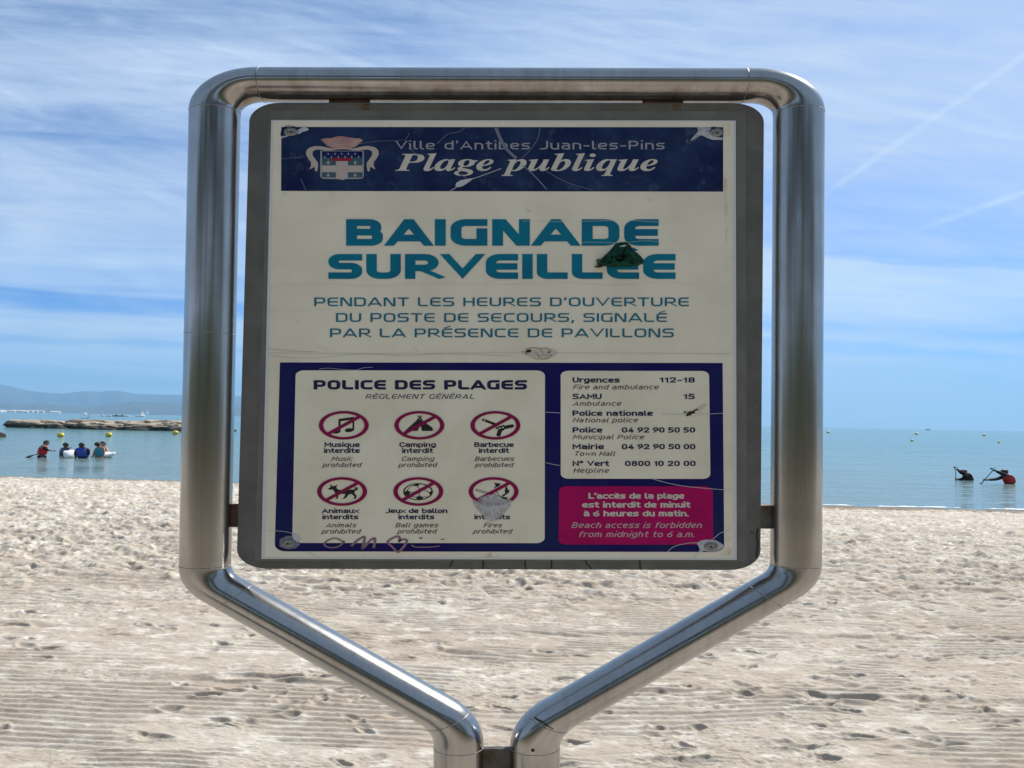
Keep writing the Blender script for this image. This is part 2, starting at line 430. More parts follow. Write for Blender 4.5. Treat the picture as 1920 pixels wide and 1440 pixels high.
# ------------------------------------------------------------------ materials of the sign
def steel_mat():
    m = bpy.data.materials.new('brushed_steel'); m.use_nodes = True; nt = m.node_tree; b = NB(nt); p = nt.nodes['Principled BSDF']
    tc = b.n('ShaderNodeTexCoord'); ob = tc.outputs['Object']
    n1 = b.noise(ob, 9.0, 6.0, 0.6); n2 = b.noise(ob, 120.0, 3.0, 0.6)
    geo = b.n('ShaderNodeNewGeometry'); sep = b.n('ShaderNodeSeparateXYZ'); nt.links.new(tc.outputs['Object'], sep.inputs[0])
    sn = b.n('ShaderNodeSeparateXYZ'); nt.links.new(geo.outputs['Normal'], sn.inputs[0])
    col = b.mix(b.rng(n1, .35, .7), (.42, .415, .405, 1), (.33, .325, .315, 1))
    ms = b.n('ShaderNodeMapping'); ms.inputs['Scale'].default_value = (70, 30, 1.6); nt.links.new(ob, ms.inputs[0])
    st = b.noise(ms.outputs[0], 1.0, 4.0, .6)
    col = b.mix(b.m('MULTIPLY', b.rng(st, .48, .70), .30), col, (.20, .185, .17, 1))
    # brown rust film where water hangs under the top rail
    under = b.m('MULTIPLY', b.rng(sn.outputs[2], -.15, -.8), b.rng(sep.outputs[2], 2.2, 2.25))
    rust = b.m('MULTIPLY', under, b.rng(b.noise(ob, 22.0, 5.0, 0.7), .3, .62))
    col = b.mix(b.m('MULTIPLY', rust, .55), col, (.12, .055, .025, 1))
    spots = b.rng(b.noise(ob, 160.0, 2.0, 0.5), .73, .78)
    col = b.mix(b.m('MULTIPLY', spots, .3), col, (.09, .06, .04, 1))
    nt.links.new(col, p.inputs['Base Color'])
    p.inputs['Metallic'].default_value = 1.0
    nt.links.new(b.m('ADD', b.rng(n1, .3, .7, .15, .23), b.m('MULTIPLY', n2, .03)), p.inputs['Roughness'])
    bp = b.n('ShaderNodeBump'); bp.inputs['Strength'].default_value = .03; bp.inputs['Distance'].default_value = .002
    nt.links.new(b.noise(ob, 60.0, 4.0, 0.6), bp.inputs['Height']); nt.links.new(bp.outputs[0], p.inputs['Normal'])
    return m


STEEL = steel_mat()
GALV = mat('galvanised_panel', (.150, .150, .138), .6, .1, .25, c2=(.10, .10, .093), scale=14, lo=.35, hi=.7, c3=(.03, .028, .026), scale3=70, lo3=.70, hi3=.76, bump=.15, bscale=200)
RUST = mat('rusty_steel', (.09, .05, .032), .8, .2, .3, c2=(.035, .022, .016), scale=60, bump=.3, bscale=150)
TABM = mat('dull_steel_tab', (.10, .10, .095), .55, .5, .4, c2=(.07, .045, .03), scale=40)
CREAM = mat('poster_cream', (.79, .75, .61), .45, 0, .25, c2=(.68, .64, .50), scale=5.5, lo=.42, hi=.72, c3=(.36, .31, .20), scale3=26, lo3=.66, hi3=.85, bump=.02, bscale=90)
EDGE = mat('laminate_edge', (.62, .64, .66), .3, 0, .5)
CREAM2 = mat('panel_cream', (.77, .735, .595), .45, 0, .25, c2=(.66, .62, .48), scale=7, lo=.42, hi=.72, c3=(.30, .25, .16), scale3=46, lo3=.70, hi3=.86)
NAVY = mat('navy_ink', (.006, .012, .062), .5, 0, .12, c2=(.020, .044, .11), scale=9, lo=.38, hi=.64, detail=8, c3=(.06, .09, .15), scale3=38, lo3=.56, hi3=.85)
NAVY2 = mat('deep_navy_ink', (.008, .005, .095), .5, 0, .12, c2=(.010, .020, .085), scale=6, lo=.45, hi=.7, detail=8, c3=(.03, .05, .12), scale3=45, lo3=.66, hi3=.9)
INK = mat('dark_blue_ink', (.008, .008, .06), .5, 0, .3, c2=(.03, .03, .09), scale=120, lo=.5, hi=.75)
GREYINK = mat('grey_ink', (.055, .055, .055), .5, 0, .3, c2=(.12, .12, .11), scale=120, lo=.5, hi=.8)
TEAL = mat('teal_ink', (.004, .175, .265), .5, 0, .12, c2=(.005, .135, .235), scale=14, lo=.4, hi=.65, c3=(.05, .15, .2), scale3=90, lo3=.66, hi3=.85)
TEAL2 = mat('teal_green_ink', (.008, .165, .235), .5, 0, .12, c2=(.02, .135, .21), scale=14)
MAG = mat('magenta_ink', (.40, .003, .105), .5, 0, .12, c2=(.33, .003, .09), scale=15)
RINGM = mat('crimson_ink', (.26, .006, .075), .5, 0, .12, c2=(.19, .012, .06), scale=22)
BLACK = mat('black_ink', (.012, .012, .014), .5, 0, .3)
PALE = mat('pale_ink', (.58, .55, .48), .5, 0, .3, c2=(.42, .41, .42), scale=30, lo=.5, hi=.8)
PALETHIN = mat('grey_white_ink', (.30, .31, .34), .5, 0, .3)
PINKW = mat('pinkish_white_ink', (.50, .36, .38), .5, 0, .3)
SCR = mat('scratch_white', (.50, .52, .55), .5, 0, .3)
SCRF = mat('faint_scratch', (.16, .18, .24), .5, 0, .3)
TEAR = mat('torn_film', (.52, .54, .55), .5, 0, .4, c2=(.30, .30, .36), scale=60)
MARK = mat('felt_pen', (.22, .12, .16), .55, 0, .3, c2=(.27, .17, .22), scale=40)
STAIN = mat('brown_stain', (.53, .48, .37), .5, 0, .3, c2=(.63, .60, .49), scale=50)
CROWNC = mat('crest_crown', (.38, .19, .17), .5, 0, .3, c2=(.48, .30, .25), scale=60)
RIB = mat('crest_ribbon', (.46, .40, .36), .5, 0, .3)
QTR = mat('crest_quarter', (.035, .09, .115), .5, 0, .3, c2=(.06, .11, .13), scale=80)
REDC = mat('crest_red', (.26, .01, .03), .5, 0, .3)
SILV = mat('crest_silver', (.35, .38, .42), .5, 0, .3)
SCREWM = mat('screw_metal', (.30, .30, .29), .45, .7, .5, c2=(.18, .17, .17), scale=200)
GRIME = mat('grime', (.03, .028, .026), .8, 0, .2)


# ------------------------------------------------------------------ the tube frame
def tube_path():
    p = [(860, 2540), (860, 1356), (384, 1087), (404, 159), (1498, 161.5), (1492, 1081.6), (1003, 1362.6), (1003, 2540)]
    rad = [0, 88, 58, 52, 52, 58, 88, 0]
    return [(v.x, v.y) for v in fillet([(a / K, b_) for a, b_ in p], rad, False, 22)]


def sweep(mb, path, r, segs=48, mi=0, cap=True, dd=0.0):
    n = len(path); P = [Vector(p) for p in path]; vs = []
    for i in range(n):
        t = (P[min(i + 1, n - 1)] - P[max(i - 1, 0)]).normalized(); nn = Vector((-t.y, t.x))
        for k in range(segs):
            a = 2 * math.pi * k / segs; q = P[i] + nn * (r * math.cos(a))
            vs.append(SP(q.x * K, q.y, r * 1.38 * math.sin(a) + dd))
    fs = []
    for i in range(n - 1):
        for k in range(segs):
            j = (k + 1) % segs
            fs.append([i * segs + k, i * segs + j, (i + 1) * segs + j, (i + 1) * segs + k])
    if cap: fs.append(list(range(segs))); fs.append([(n - 1) * segs + k for k in range(segs)][::-1])
    mb.add(vs, fs, mi)


def fix(o):
    bm = bmesh.new(); bm.from_mesh(o.data); bmesh.ops.recalc_face_normals(bm, faces=bm.faces); bm.to_mesh(o.data); bm.free(); return o


def along(path, step=30):
    out = [path[0]]
    for a, b_ in zip(path, path[1:]):
        L = math.dist(a, b_); k = max(1, int(L / step))
        for i in range(1, k + 1): out.append((a[0] + (b_[0] - a[0]) * i / k, a[1] + (b_[1] - a[1]) * i / k))
    return out


TP = along(tube_path())
mb = MB(); sweep(mb, TP, 29.0, 56)
frame = fix(mb.build('tube_frame', STEEL, sign, True))
SEAM = mat('weld_line', (.36, .35, .33), .45, .9, .5, c2=(.16, .14, .12), scale=80)


def seam(px, py, wide=1.6, r=29.35):
    i = min(range(1, len(TP) - 1), key=lambda k: math.hypot(TP[k][0] * K - px, TP[k][1] - py))
    c = Vector((px / K, py)); t = (Vector(TP[i + 1]) - Vector(TP[i - 1])).normalized()
    base = Vector(TP[i]); c = base + t * (c - base).dot(t)
    m_ = MB(); sweep(m_, [tuple(c - t * wide * .5), tuple(c), tuple(c + t * wide * .5)], r, 40, 0, True)
    fix(m_.build('weld_seam', SEAM, frame, True))


for px, py in ((403, 211), (492, 159), (1393, 161), (1497, 213), (384, 1059), (1492, 1059), (860, 1400), (1003, 1400), (845, 1347), (1024, 1351), (440, 1119), (1432, 1116), (393, 627)):
    seam(px, py, 1.0)
# snapped cable tie and a dark drilled hole on the right lower bend
mb = MB()
tie = [SP(1008, 1334, 40), SP(1016, 1339, 41.5), SP(1026, 1346, 41), SP(1034, 1351, 40), SP(1045, 1357, 32), SP(1052, 1360, 18)]
def tube3(mb, pts, r, seg=8, mi=0, r1=None):
    n = len(pts); vs = []
    for i in range(n):
        t = (pts[min(i + 1, n - 1)] - pts[max(i - 1, 0)]).normalized()
        a = t.cross(Vector((0, 0, 1)));
        if a.length < 1e-3: a = t.cross(Vector((1, 0, 0)))
        a.normalize(); c = t.cross(a)
        rr = r if r1 is None else r + (r1 - r) * i / (n - 1)
        for k in range(seg):
            q = 2 * math.pi * k / seg; vs.append(pts[i] + (a * math.cos(q) + c * math.sin(q)) * rr)
    fs = [[i * seg + k, i * seg + (k + 1) % seg, (i + 1) * seg + (k + 1) % seg, (i + 1) * seg + k] for i in range(n - 1) for k in range(seg)]
    fs += [list(range(seg))[::-1], [(n - 1) * seg + k for k in range(seg)]]
    mb.add(vs, fs, mi)
tube3(mb, tie, .0008); tube3(mb, [SP(1002, 1331, 37), SP(1008, 1334, 42), SP(1013, 1337, 41)], 0.0022)
fix(mb.build('cable_tie', GRIME, frame, True))
mb = MB(); mb.add([SP(998 + 3.4 * math.cos(a * math.pi / 8), 1390 + 3 * math.sin(a * math.pi / 8), 40.3) for a in range(16)] + [SP(998, 1390, 40.9)], [[i, 16, (i + 1) % 16] for i in range(16)])
fix(mb.build('drilled_hole', GRIME, frame))
# bridge plate between the two posts
mb = MB(); slab(mb, [(900, 1402), (962, 1402), (962, 1560), (900, 1560)], 6, -6)
fix(mb.build('post_plate', TABM, sign))

# ------------------------------------------------------------------ the backing panel and its tabs
OUT = [(469, 193), (1432, 194), (1425, 1068.5), (444, 1066)]
mb = MB(); slab(mb, quad_round(OUT, 36), 2, -6)
panel = fix(mb.build('backing_panel', GALV, sign))
mb = MB(); slab(mb, quad_round([(505, 208), (1398, 209), (1400, 1053), (478, 1051)], 3), 3.0, 1.0)
GALV2 = mat('galvanised_plate', (.175, .178, .165), .6, .1, .25, c2=(.125, .127, .118), scale=12, lo=.35, hi=.7, c3=(.035, .03, .028), scale3=60, lo3=.72, hi3=.77)
fix(mb.build('inner_plate', GALV2, panel))
for q in ([(617, 180), (693, 180), (693, 196), (617, 196)], [(1205, 182), (1281, 182), (1281, 197), (1205, 197)]):
    mb = MB(); slab(mb, q, 1.4, -5.4); fix(mb.build('mounting_tab', RUST, sign))
for q in ([(424, 945), (450, 945), (450, 988), (424, 988)], [(1422, 948), (1452, 948), (1452, 991), (1422, 991)]):
    mb = MB(); slab(mb, q, 1.4, -5.4); fix(mb.build('mounting_tab', RUST if q[0][0] < 900 else TABM, sign))
# rust weeping from the top tabs, black runs along the bottom lip
mb = MB()
for x, y in ((685, 196), (1268, 197)):
    poly_px(mb, [(x - 9, y), (x + 9, y), (x + 8, y + 6), (x + 10, y + 12), (x + 3, y + 11), (x - 2, y + 14), (x - 7, y + 9)], 2.5)
pieces(mb, 'rust_streak', mat('rust_film', (.10, .055, .02), .8, 0, .2, c2=(.14, .12, .10), scale=90), panel)
mb = MB()
for pts in ([(905, 1050), (907, 1058), (905, 1066)], [(985, 1050), (984, 1060), (988, 1067)], [(1034, 1050), (1034, 1067)], [(1097, 1050), (1100, 1057), (1106, 1062), (1108, 1067)],
            [(1199, 1050), (1200, 1067)], [(849, 1050), (844, 1063)], [(1405, 998), (1413, 998)], [(1420, 990), (1418, 1005), (1420, 1020), (1417, 1045)]):
    stroke(mb, pts, 1.5, 3.5)
pieces(mb, 'drip_mark', GRIME, panel)

# ------------------------------------------------------------------ the poster
SH = [(510, 227.5), (1378, 228.5), (1380, 1049), (491.5, 1047)]
mb = MB(); slab(mb, SH, 5.0, 3.4)
poster = fix(mb.build('poster', CREAM, sign))
# laminated pale rim: four bars butted end to end
mb = MB()
for a, b_, t in (((510, 228), (1378, 229), 2.2), ((493, 1045), (1379, 1047), 3.2)):
    poly_px(mb, [(a[0], a[1] - t / 2), (b_[0], b_[1] - t / 2), (b_[0], b_[1] + t / 2), (a[0], a[1] + t / 2)], 5.3)
poly_px(mb, [(510, 230), (514.5, 230), (498, 1043), (492, 1043)], 5.3); poly_px(mb, [(1373.5, 231), (1378, 231), (1379.5, 1045), (1374, 1045)], 5.3)
mb.build('laminate_rim', EDGE, poster)
mb = MB(); poly_px(mb, [(529, 240), (1354.5, 240.5), (1354.5, 360.8), (528.5, 359.5)], 5.4)
mb.build('header_band', NAVY, poster)
mb = MB(); poly_px(mb, quad_round([(526.5, 680), (1353.5, 681), (1356.5, 1034), (516.5, 1033)], 13, (0, 0, 1, 1)), 5.4)
mb.build('rules_block', NAVY2, poster)
mb = MB(); poly_px(mb, quad_round([(556, 694.8), (1021.5, 695), (1021, 1017.5), (549.5, 1017)], 10), 5.9)
mb.build('rules_panel', CREAM2, poster)
mb = MB(); poly_px(mb, quad_round([(1051, 695.5), (1328, 696), (1330.5, 897.5), (1051, 897)], 9), 5.9)
mb.build('phone_panel', CREAM2, poster)
mb = MB(); poly_px(mb, quad_round([(1048, 911), (1335, 911.5), (1336, 1020.5), (1047, 1020)], 9), 5.9)
mb.build('access_panel', MAG, poster)

# header lettering
mb = MB(); lettering(mb, "Ville d'Antibes Juan-les-Pins", 743, 1245, 282, 16, .135, 5.8, gap=.29, space=.5)
mb.build('town_lettering', PALETHIN, poster)


def math_italic(s):
    return ''.join(c if c == ' ' else chr(0x1D468 + ord(c) - 65) if c.isupper() else chr(0x1D482 + ord(c) - 97) for c in s)


def script_line(text, x0, x1, ytop, ybot, d):
    cu = bpy.data.curves.new('line', 'FONT'); cu.body = math_italic(text); cu.offset = 0.004; cu.resolution_u = 4
    o = bpy.data.objects.new('line', cu); COL.objects.link(o)
    dg = bpy.context.evaluated_depsgraph_get(); me = bpy.data.meshes.new_from_object(o.evaluated_get(dg))
    bpy.data.objects.remove(o)
    vs = [v.co.copy() for v in me.vertices]; fs = [list(p.vertices) for p in me.polygons]
    bpy.data.meshes.remove(me)
    xa = min(v.x for v in vs); xb = max(v.x for v in vs); ya = min(v.y for v in vs); yb = max(v.y for v in vs)
    return [SP(x0 + (v.x - xa) / (xb - xa) * (x1 - x0), ybot - (v.y - ya) / (yb - ya) * (ybot - ytop), d) for v in vs], fs


mb = MB(); vs, fs = script_line('Plage publique', 742, 1232, 289, 331.5, 5.8); mb.add(vs, fs)
mb.build('heading_lettering', PALE, poster)

# crest
def Z(pts, ox=560, oy=240, s=9.6): return [(ox + a / s, oy + b_ / s) for a, b_ in pts]
mb = MB(); D = 5.8
poly_px(mb, Z([(410, 230), (470, 205), (600, 200), (700, 172), (800, 168), (900, 185), (1030, 205), (1110, 205), (1168, 240), (1090, 310), (1010, 372), (900, 380), (700, 380), (585, 372), (500, 310)]), D, 0)
for yy in (250, 292, 330): stroke(mb, Z([(500, yy + 8), (640, yy - 14), (790, yy - 20), (940, yy - 12), (1070, yy + 8)]), .7, D + .15, 3)
lt = [(720, 400), (600, 425), (480, 425), (400, 408), (320, 410), (268, 440), (262, 500), (300, 560), (360, 640), (365, 700), (345, 800), (310, 795), (300, 715), (245, 745), (205, 760), (240, 690), (235, 630), (180, 560), (145, 490), (155, 420), (210, 370), (300, 345), (400, 345), (500, 365), (600, 390), (800, 372), (800, 400)]
poly_px(mb, Z(lt), D + .1, 1)
poly_px(mb, Z([(1597 - a, b_) for a, b_ in lt][::-1]), D + .25, 1)
poly_px(mb, Z([(405, 430), (1185, 430), (1185, 880), (1165, 925), (1100, 935), (860, 938), (800, 955), (740, 938), (480, 935), (420, 920), (400, 880)]), D + .4, 6)
poly_px(mb, Z([(435, 440), (1160, 440), (1160, 560), (435, 560)]), D + .6, 5)
for x0, x1 in ((435, 680), (900, 1160)):
    poly_px(mb, Z([(x0, 562), (x1, 562), (x1, 690), (x0, 690)]), D + .6, 2); poly_px(mb, Z([(x0, 818), (x1, 818), (x1, 908), (x0, 908)]), D + .6, 2)
poly_px(mb, Z([(600, 562), (700, 556), (900, 556), (985, 566), (960, 618), (900, 616), (690, 616), (620, 615)]), D + .75, 4)
poly_px(mb, Z([(690, 617), (895, 617), (895, 695), (1165, 695), (1165, 810), (895, 810), (895, 932), (800, 948), (690, 932), (690, 810), (425, 810), (425, 695), (690, 695)]), D + .9, 1)
for r_, y in enumerate((490, 545)):
    for k in range(5 + r_):
        x = 545 + k * 121 - r_ * 60
        for pp in ([(x, y - 26), (x + 11, y), (x, y + 26), (x - 11, y)],): poly_px(mb, Z(pp), D + .8, 3)
        stroke(mb, Z([(x - 55, y + 10), (x, y - 30), (x + 55, y + 10)]), .5, D + .7, 2)
for x, y in ((545, 640), (1030, 640), (545, 865), (1030, 865)):
    poly_px(mb, Z([(x, y - 38), (x + 14, y - 8), (x + 44, y - 2), (x + 16, y + 10), (x + 8, y + 36), (x - 8, y + 36), (x - 16, y + 10), (x - 44, y - 2), (x - 14, y - 8)]), D + .8, 3)
mb.build('town_crest', [CROWNC, RIB, QTR, SILV, REDC, NAVY2, PALETHIN], poster)

# title, subtitle
mb = MB(); lettering(mb, 'BAIGNADE', 650, 1234, 462, 49.5, .255, 5.8, TECH, gap=.40)
lettering(mb, 'SURVEILL\u00c9E', 617, 1265.5, 524, 46.5, .26, 5.8, TECH, gap=.40)
mb.build('title_lettering', TEAL, poster)
mb = MB()
lettering(mb, "PENDANT LES HEURES D'OUVERTURE", 590.5, 1290.5, 575, 16.3, .15, 5.8, TECH, gap=.31, space=.5)
lettering(mb, "DU POSTE DE SECOURS, SIGNAL\u00c9", 631, 1249.5, 604.3, 16.3, .15, 5.8, TECH, gap=.31, space=.5)
lettering(mb, "PAR LA PR\u00c9SENCE DE PAVILLONS", 620, 1262, 633, 16.3, .15, 5.8, TECH, gap=.31, space=.5)
mb.build('subtitle_lettering', TEAL2, poster)
mb = MB(); lettering(mb, 'POLICE DES PLAGES', 589.5, 988, 730.6, 17.5, .25, 6.3, TECH, gap=.42, space=.55)
lettering(mb, 'R\u00c8GLEMENT G\u00c9N\u00c9RAL', 686, 891, 748, 8.6, .13, 6.3, TECH, slant=.25, gap=.36, space=.5)
mb.build('rules_title_lettering', INK, poster)

# six prohibition pictograms, each with its caption
def ring(mb, cx, cy):
    c = [(cx + 42.6 * math.cos(a * math.pi / 24), cy + 24.4 * math.sin(a * math.pi / 24)) for a in range(48)]
    stroke(mb, c, 4.7, 6.9, 0, True, 1.74)
    stroke(mb, [(cx - 31.5, cy + 17.2), (cx + 31.5, cy - 17.2)], 5.0, 6.75, 0, False, 1.74)


def ZZ(pts, ox, oy, s=5.758): return [(ox + a / s, oy + b_ / s) for a, b_ in pts]


def oval(cx, cy, rx, ry, n=16, rot=0.0):
    return [(cx + rx * math.cos(t) * math.cos(rot) - ry * math.sin(t) * math.sin(rot), cy + rx * math.cos(t) * math.sin(rot) + ry * math.sin(t) * math.cos(rot)) for t in (2 * math.pi * k / n for k in range(n))]


def note(mb):
    z = lambda p: ZZ(p, 540, 760)
    poly_px(mb, z([(553, 148), (722, 124), (722, 150), (575, 172), (575, 285), (553, 285)]), 6.4, 1)
    poly_px(mb, z([(703, 152), (722, 150), (722, 270), (703, 270)]), 6.4, 1)
    poly_px(mb, z(oval(668, 268, 48, 21, rot=-.1)), 6.46, 1); poly_px(mb, z(oval(528, 288, 42, 17, rot=-.1)), 6.46, 1)


def tent(mb):
    z = lambda p: ZZ(p, 700, 760, 5.76)
    poly_px(mb, z([(485, 152), (526, 156), (512, 215), (480, 276), (345, 276)]), 6.4, 1)
    poly_px(mb, z([(527, 158), (640, 240), (646, 276), (530, 276), (514, 218)]), 6.4, 1)
    stroke(mb, z([(484, 112), (506, 132), (530, 158)]), 1.6, 6.46, 1); stroke(mb, z([(526, 112), (506, 132), (480, 158)]), 1.6, 6.52, 1)
    stroke(mb, z([(640, 258), (672, 272)]), .6, 6.46, 1)


def bbq(mb):
    z = lambda p: ZZ(p, 860, 760)
    stroke(mb, z([(256, 156), (275, 160), (420, 214)]), 4.3, 6.4, 1, False, 1.4)
    poly_px(mb, z(oval(268, 160, 16, 11)), 6.46, 1); poly_px(mb, z(oval(280, 164, 9, 6)), 6.52, 2)
    stroke(mb, z([(430, 320), (448, 270), (490, 240), (560, 226), (586, 222)]), 6.2, 6.4, 1, False, 1.3)
    poly_px(mb, z(oval(584, 222, 14, 15)), 6.46, 1); poly_px(mb, z(oval(432, 322, 23, 14)), 6.46, 1)
    for a, b_ in ((420, 250), (448, 238), (480, 230)):
        poly_px(mb, z(oval(a, b_, 21, 17)), 6.52, 1); poly_px(mb, z(oval(a - 2, b_ + 8, 11, 7)), 6.58, 2)


def dog(mb):
    z = lambda p: ZZ(p, 540, 760)
    poly_px(mb, z([(438, 898), (468, 880), (462, 848), (486, 868), (512, 868), (540, 853), (528, 888), (550, 906), (600, 914), (640, 908), (712, 908), (734, 896), (722, 872), (745, 886), (772, 886), (752, 898), (766, 910), (740, 914), (722, 935), (733, 958), (748, 970), (742, 1003), (708, 1005), (726, 990), (716, 972), (690, 952), (660, 962), (645, 985), (622, 1004), (588, 1004), (612, 990), (628, 956), (560, 948), (550, 975), (546, 1004), (518, 1006), (530, 990), (526, 955), (506, 926), (490, 904), (460, 910)]), 6.4, 1)


def ball(mb):
    z = lambda p: ZZ(p, 700, 760, 5.76)
    stroke(mb, z(oval(487, 930, 152, 87, 40)), 1.6, 6.4, 1, True, 1.74)
    for pp in ([(332, 938), (372, 914), (408, 935), (388, 966), (350, 974)], [(462, 988), (500, 974), (545, 988), (532, 1012), (478, 1014)], [(604, 940), (638, 915), (642, 950), (618, 968)], [(420, 868), (470, 845), (508, 850), (482, 872)], [(575, 862), (610, 880), (600, 890)]):
        poly_px(mb, z(pp), 6.46, 1)
    for pp in ([(408, 935), (450, 940)], [(388, 966), (430, 985), (470, 988)], [(500, 974), (500, 940)], [(545, 985), (600, 985)], [(482, 872), (490, 890), (560, 912), (604, 938)], [(372, 914), (400, 880), (425, 868)]):
        stroke(mb, z(pp), .8, 6.5, 1)


def fire(mb):
    z = lambda p: ZZ(p, 860, 760)
    for pp in ([(190, 903), (330, 940), (520, 998)], [(190, 918), (300, 948), (420, 990), (520, 1010)], [(190, 903), (190, 918)], [(410, 930), (432, 958)]): stroke(mb, z(pp), .8, 6.4, 1)
    poly_px(mb, z([(430, 965), (480, 985), (526, 992), (522, 1014), (480, 1004)]), 6.46, 1)
    poly_px(mb, z([(384, 834), (455, 842), (440, 866), (402, 884), (378, 892), (402, 866)]), 6.46, 1)
    poly_px(mb, z([(512, 868), (530, 890), (528, 912), (550, 905), (540, 940), (486, 980), (468, 972), (504, 944), (496, 920)]), 6.46, 1)


NOTICES = [
 (646, 797.4, note, 'music', [('Musique', 609.8, 676, 838, 1), ('interdite', 609, 676, 849, 1), ('Music', 622.5, 663, 864, 0), ('prohibited', 606, 679, 875.5, 0)]),
 (787, 797.4, tent, 'camping', [('Camping', 749.7, 818, 838, 1), ('interdit', 754.7, 812.5, 849, 1), ('Camping', 752.8, 815.6, 864, 0), ('prohibited', 747.7, 820, 875.5, 0)]),
 (929, 797.5, bbq, 'barbecue', [('Barbecue', 889.6, 963.5, 838, 1), ('interdit', 898, 954.7, 849, 1), ('Barbecues', 890, 964.7, 864, 0), ('prohibited', 891, 962.8, 875.5, 0)]),
 (642.8, 921, dog, 'animal', [('Animaux', 605, 674.5, 961.5, 1), ('interdits', 606, 673, 973, 1), ('Animals', 611.7, 670, 988, 0), ('prohibited', 604, 677.6, 999.5, 0)]),
 (785, 921, ball, 'ball game', [('Jeux de ballon', 724, 839.5, 961.5, 1), ('interdits', 747.8, 815, 973, 1), ('Ball games', 742, 823, 988, 0), ('prohibited', 745.8, 819.5, 999.5, 0)]),
 (925.6, 921, fire, 'fire', [('interdits', 889.6, 956.6, 973, 1), ('Fires', 906.5, 942, 988, 0), ('prohibited', 887, 960.5, 999.5, 0)])]
for cx, cy, fn, nm, caps in NOTICES:
    mb = MB(); fn(mb); ring(mb, cx, cy)
    o = mb.build('prohibition_symbol', [RINGM, BLACK, CREAM2], poster); o['label'] = f'crimson ring struck through over black {nm} pictogram'
    mb = MB()
    for t, x0, x1, yb, bold in caps:
        if bold: lettering(mb, t, x0, x1, yb, 8.8, .195, 6.4, slant=0, mi=0, gap=.26, space=.42)
        else: lettering(mb, t, x0, x1, yb, 8.3, .13, 6.4, slant=.26, mi=1, gap=.30, space=.42)
    mb.build('caption_lettering', [INK, GREYINK], poster)

ROWS = [('Urgences', 1073, 1161, 717.7, 'Fire and ambulance', 1073.4, 1234.7, 730.3, '112-18', 1235.6, 1301.5), ('SAMU', 1073, 1127.5, 748.5, 'Ambulance', 1073, 1164.6, 761, '15', 1280, 1301.5),
        ('Police nationale', 1073, 1223, 779.8, 'National police', 1073, 1196, 792, '', 0, 0), ('Police', 1073, 1129, 811, 'Municipal Police', 1073, 1207.5, 823.5, '04 92 90 50 50', 1165, 1302),
        ('Mairie', 1073, 1132, 842.2, 'Town Hall', 1075, 1153.5, 854.6, '04 92 90 50 00', 1165, 1302.5), ('N\u00b0 Vert', 1073, 1141.4, 873.6, 'Helpline', 1074, 1142, 886, '0800 10 20 00', 1171, 1303)]
for a, x0, x1, yb, e, ex0, ex1, eyb, n, nx0, nx1 in ROWS:
    mb = MB(); lettering(mb, a, x0, x1, yb, 9.8, .205, 6.4, gap=.27, space=.42); lettering(mb, e, ex0, ex1, eyb, 8.6, .13, 6.4, slant=.26, mi=1, gap=.30, space=.42)
    mb.build('phone_entry', [INK, GREYINK], poster); mb = MB()
    if n: lettering(mb, n, nx0, nx1, yb, 9.8, .20, 6.4, gap=.31, space=.36)
    if n: mb.build('phone_number', INK, poster)
mb = MB()
lettering(mb, "L'acc\u00e8s de la plage", 1102.7, 1281.6, 934.4, 10.6, .21, 6.4, gap=.27, space=.42); lettering(mb, 'est interdit de minuit', 1091, 1293, 951, 10.6, .21, 6.4, gap=.27, space=.42)
lettering(mb, '\u00e0 6 heures du matin.', 1093.7, 1290, 967.3, 10.6, .21, 6.4, gap=.27, space=.42)
lettering(mb, 'Beach access is forbidden', 1070.4, 1315.7, 989, 10.6, .125, 6.4, slant=.26, mi=1); lettering(mb, 'from midnight to 6 a.m.', 1083, 1303, 1006, 10.6, .125, 6.4, slant=.26, mi=1)
mb.build('access_lettering', [PALE, PINKW], poster)

# felt pen scrawl across the bottom of the rules panel
def sm(pts, k=4):
    out = []
    n = len(pts)
    for i in range(n - 1):
        p0 = pts[max(i - 1, 0)]; p1 = pts[i]; p2 = pts[i + 1]; p3 = pts[min(i + 2, n - 1)]
        for j in range(k):
            t = j / k
            out.append(tuple(.5 * (2 * p1[a] + (p2[a] - p0[a]) * t + (2 * p0[a] - 5 * p1[a] + 4 * p2[a] - p3[a]) * t * t + (3 * p1[a] - p0[a] - 3 * p2[a] + p3[a]) * t ** 3) for a in (0, 1)))
    return out + [pts[-1]]


zz = lambda p: ZZ(p, 600, 990, 7.385)
mb = MB()
for pts, w in (([(340, 190), (230, 135), (120, 165), (70, 215), (110, 255), (190, 265), (270, 245), (340, 190), (330, 175)], 2.4), ([(440, 245), (520, 170), (610, 115), (625, 150), (600, 270), (680, 190), (740, 140), (770, 150), (750, 270)], 3.2),
               ([(1100, 190), (1110, 130), (1080, 108), (1000, 140), (945, 190), (1010, 255), (1085, 325), (1150, 270), (1200, 200), (1205, 160), (1160, 150), (1100, 175)], 3.2), ([(1275, 225), (1320, 255), (1420, 258), (1540, 255), (1660, 242)], 2.0)):
    stroke(mb, sm(zz(pts)), w, 6.6)
for x, y, rx, ry in ((1400, 133, 25, 12), (1700, 150, 26, 9)): poly_px(mb, zz(oval(x, y, rx, ry)), 6.6)
mb.build('pen_scrawl', MARK, poster)

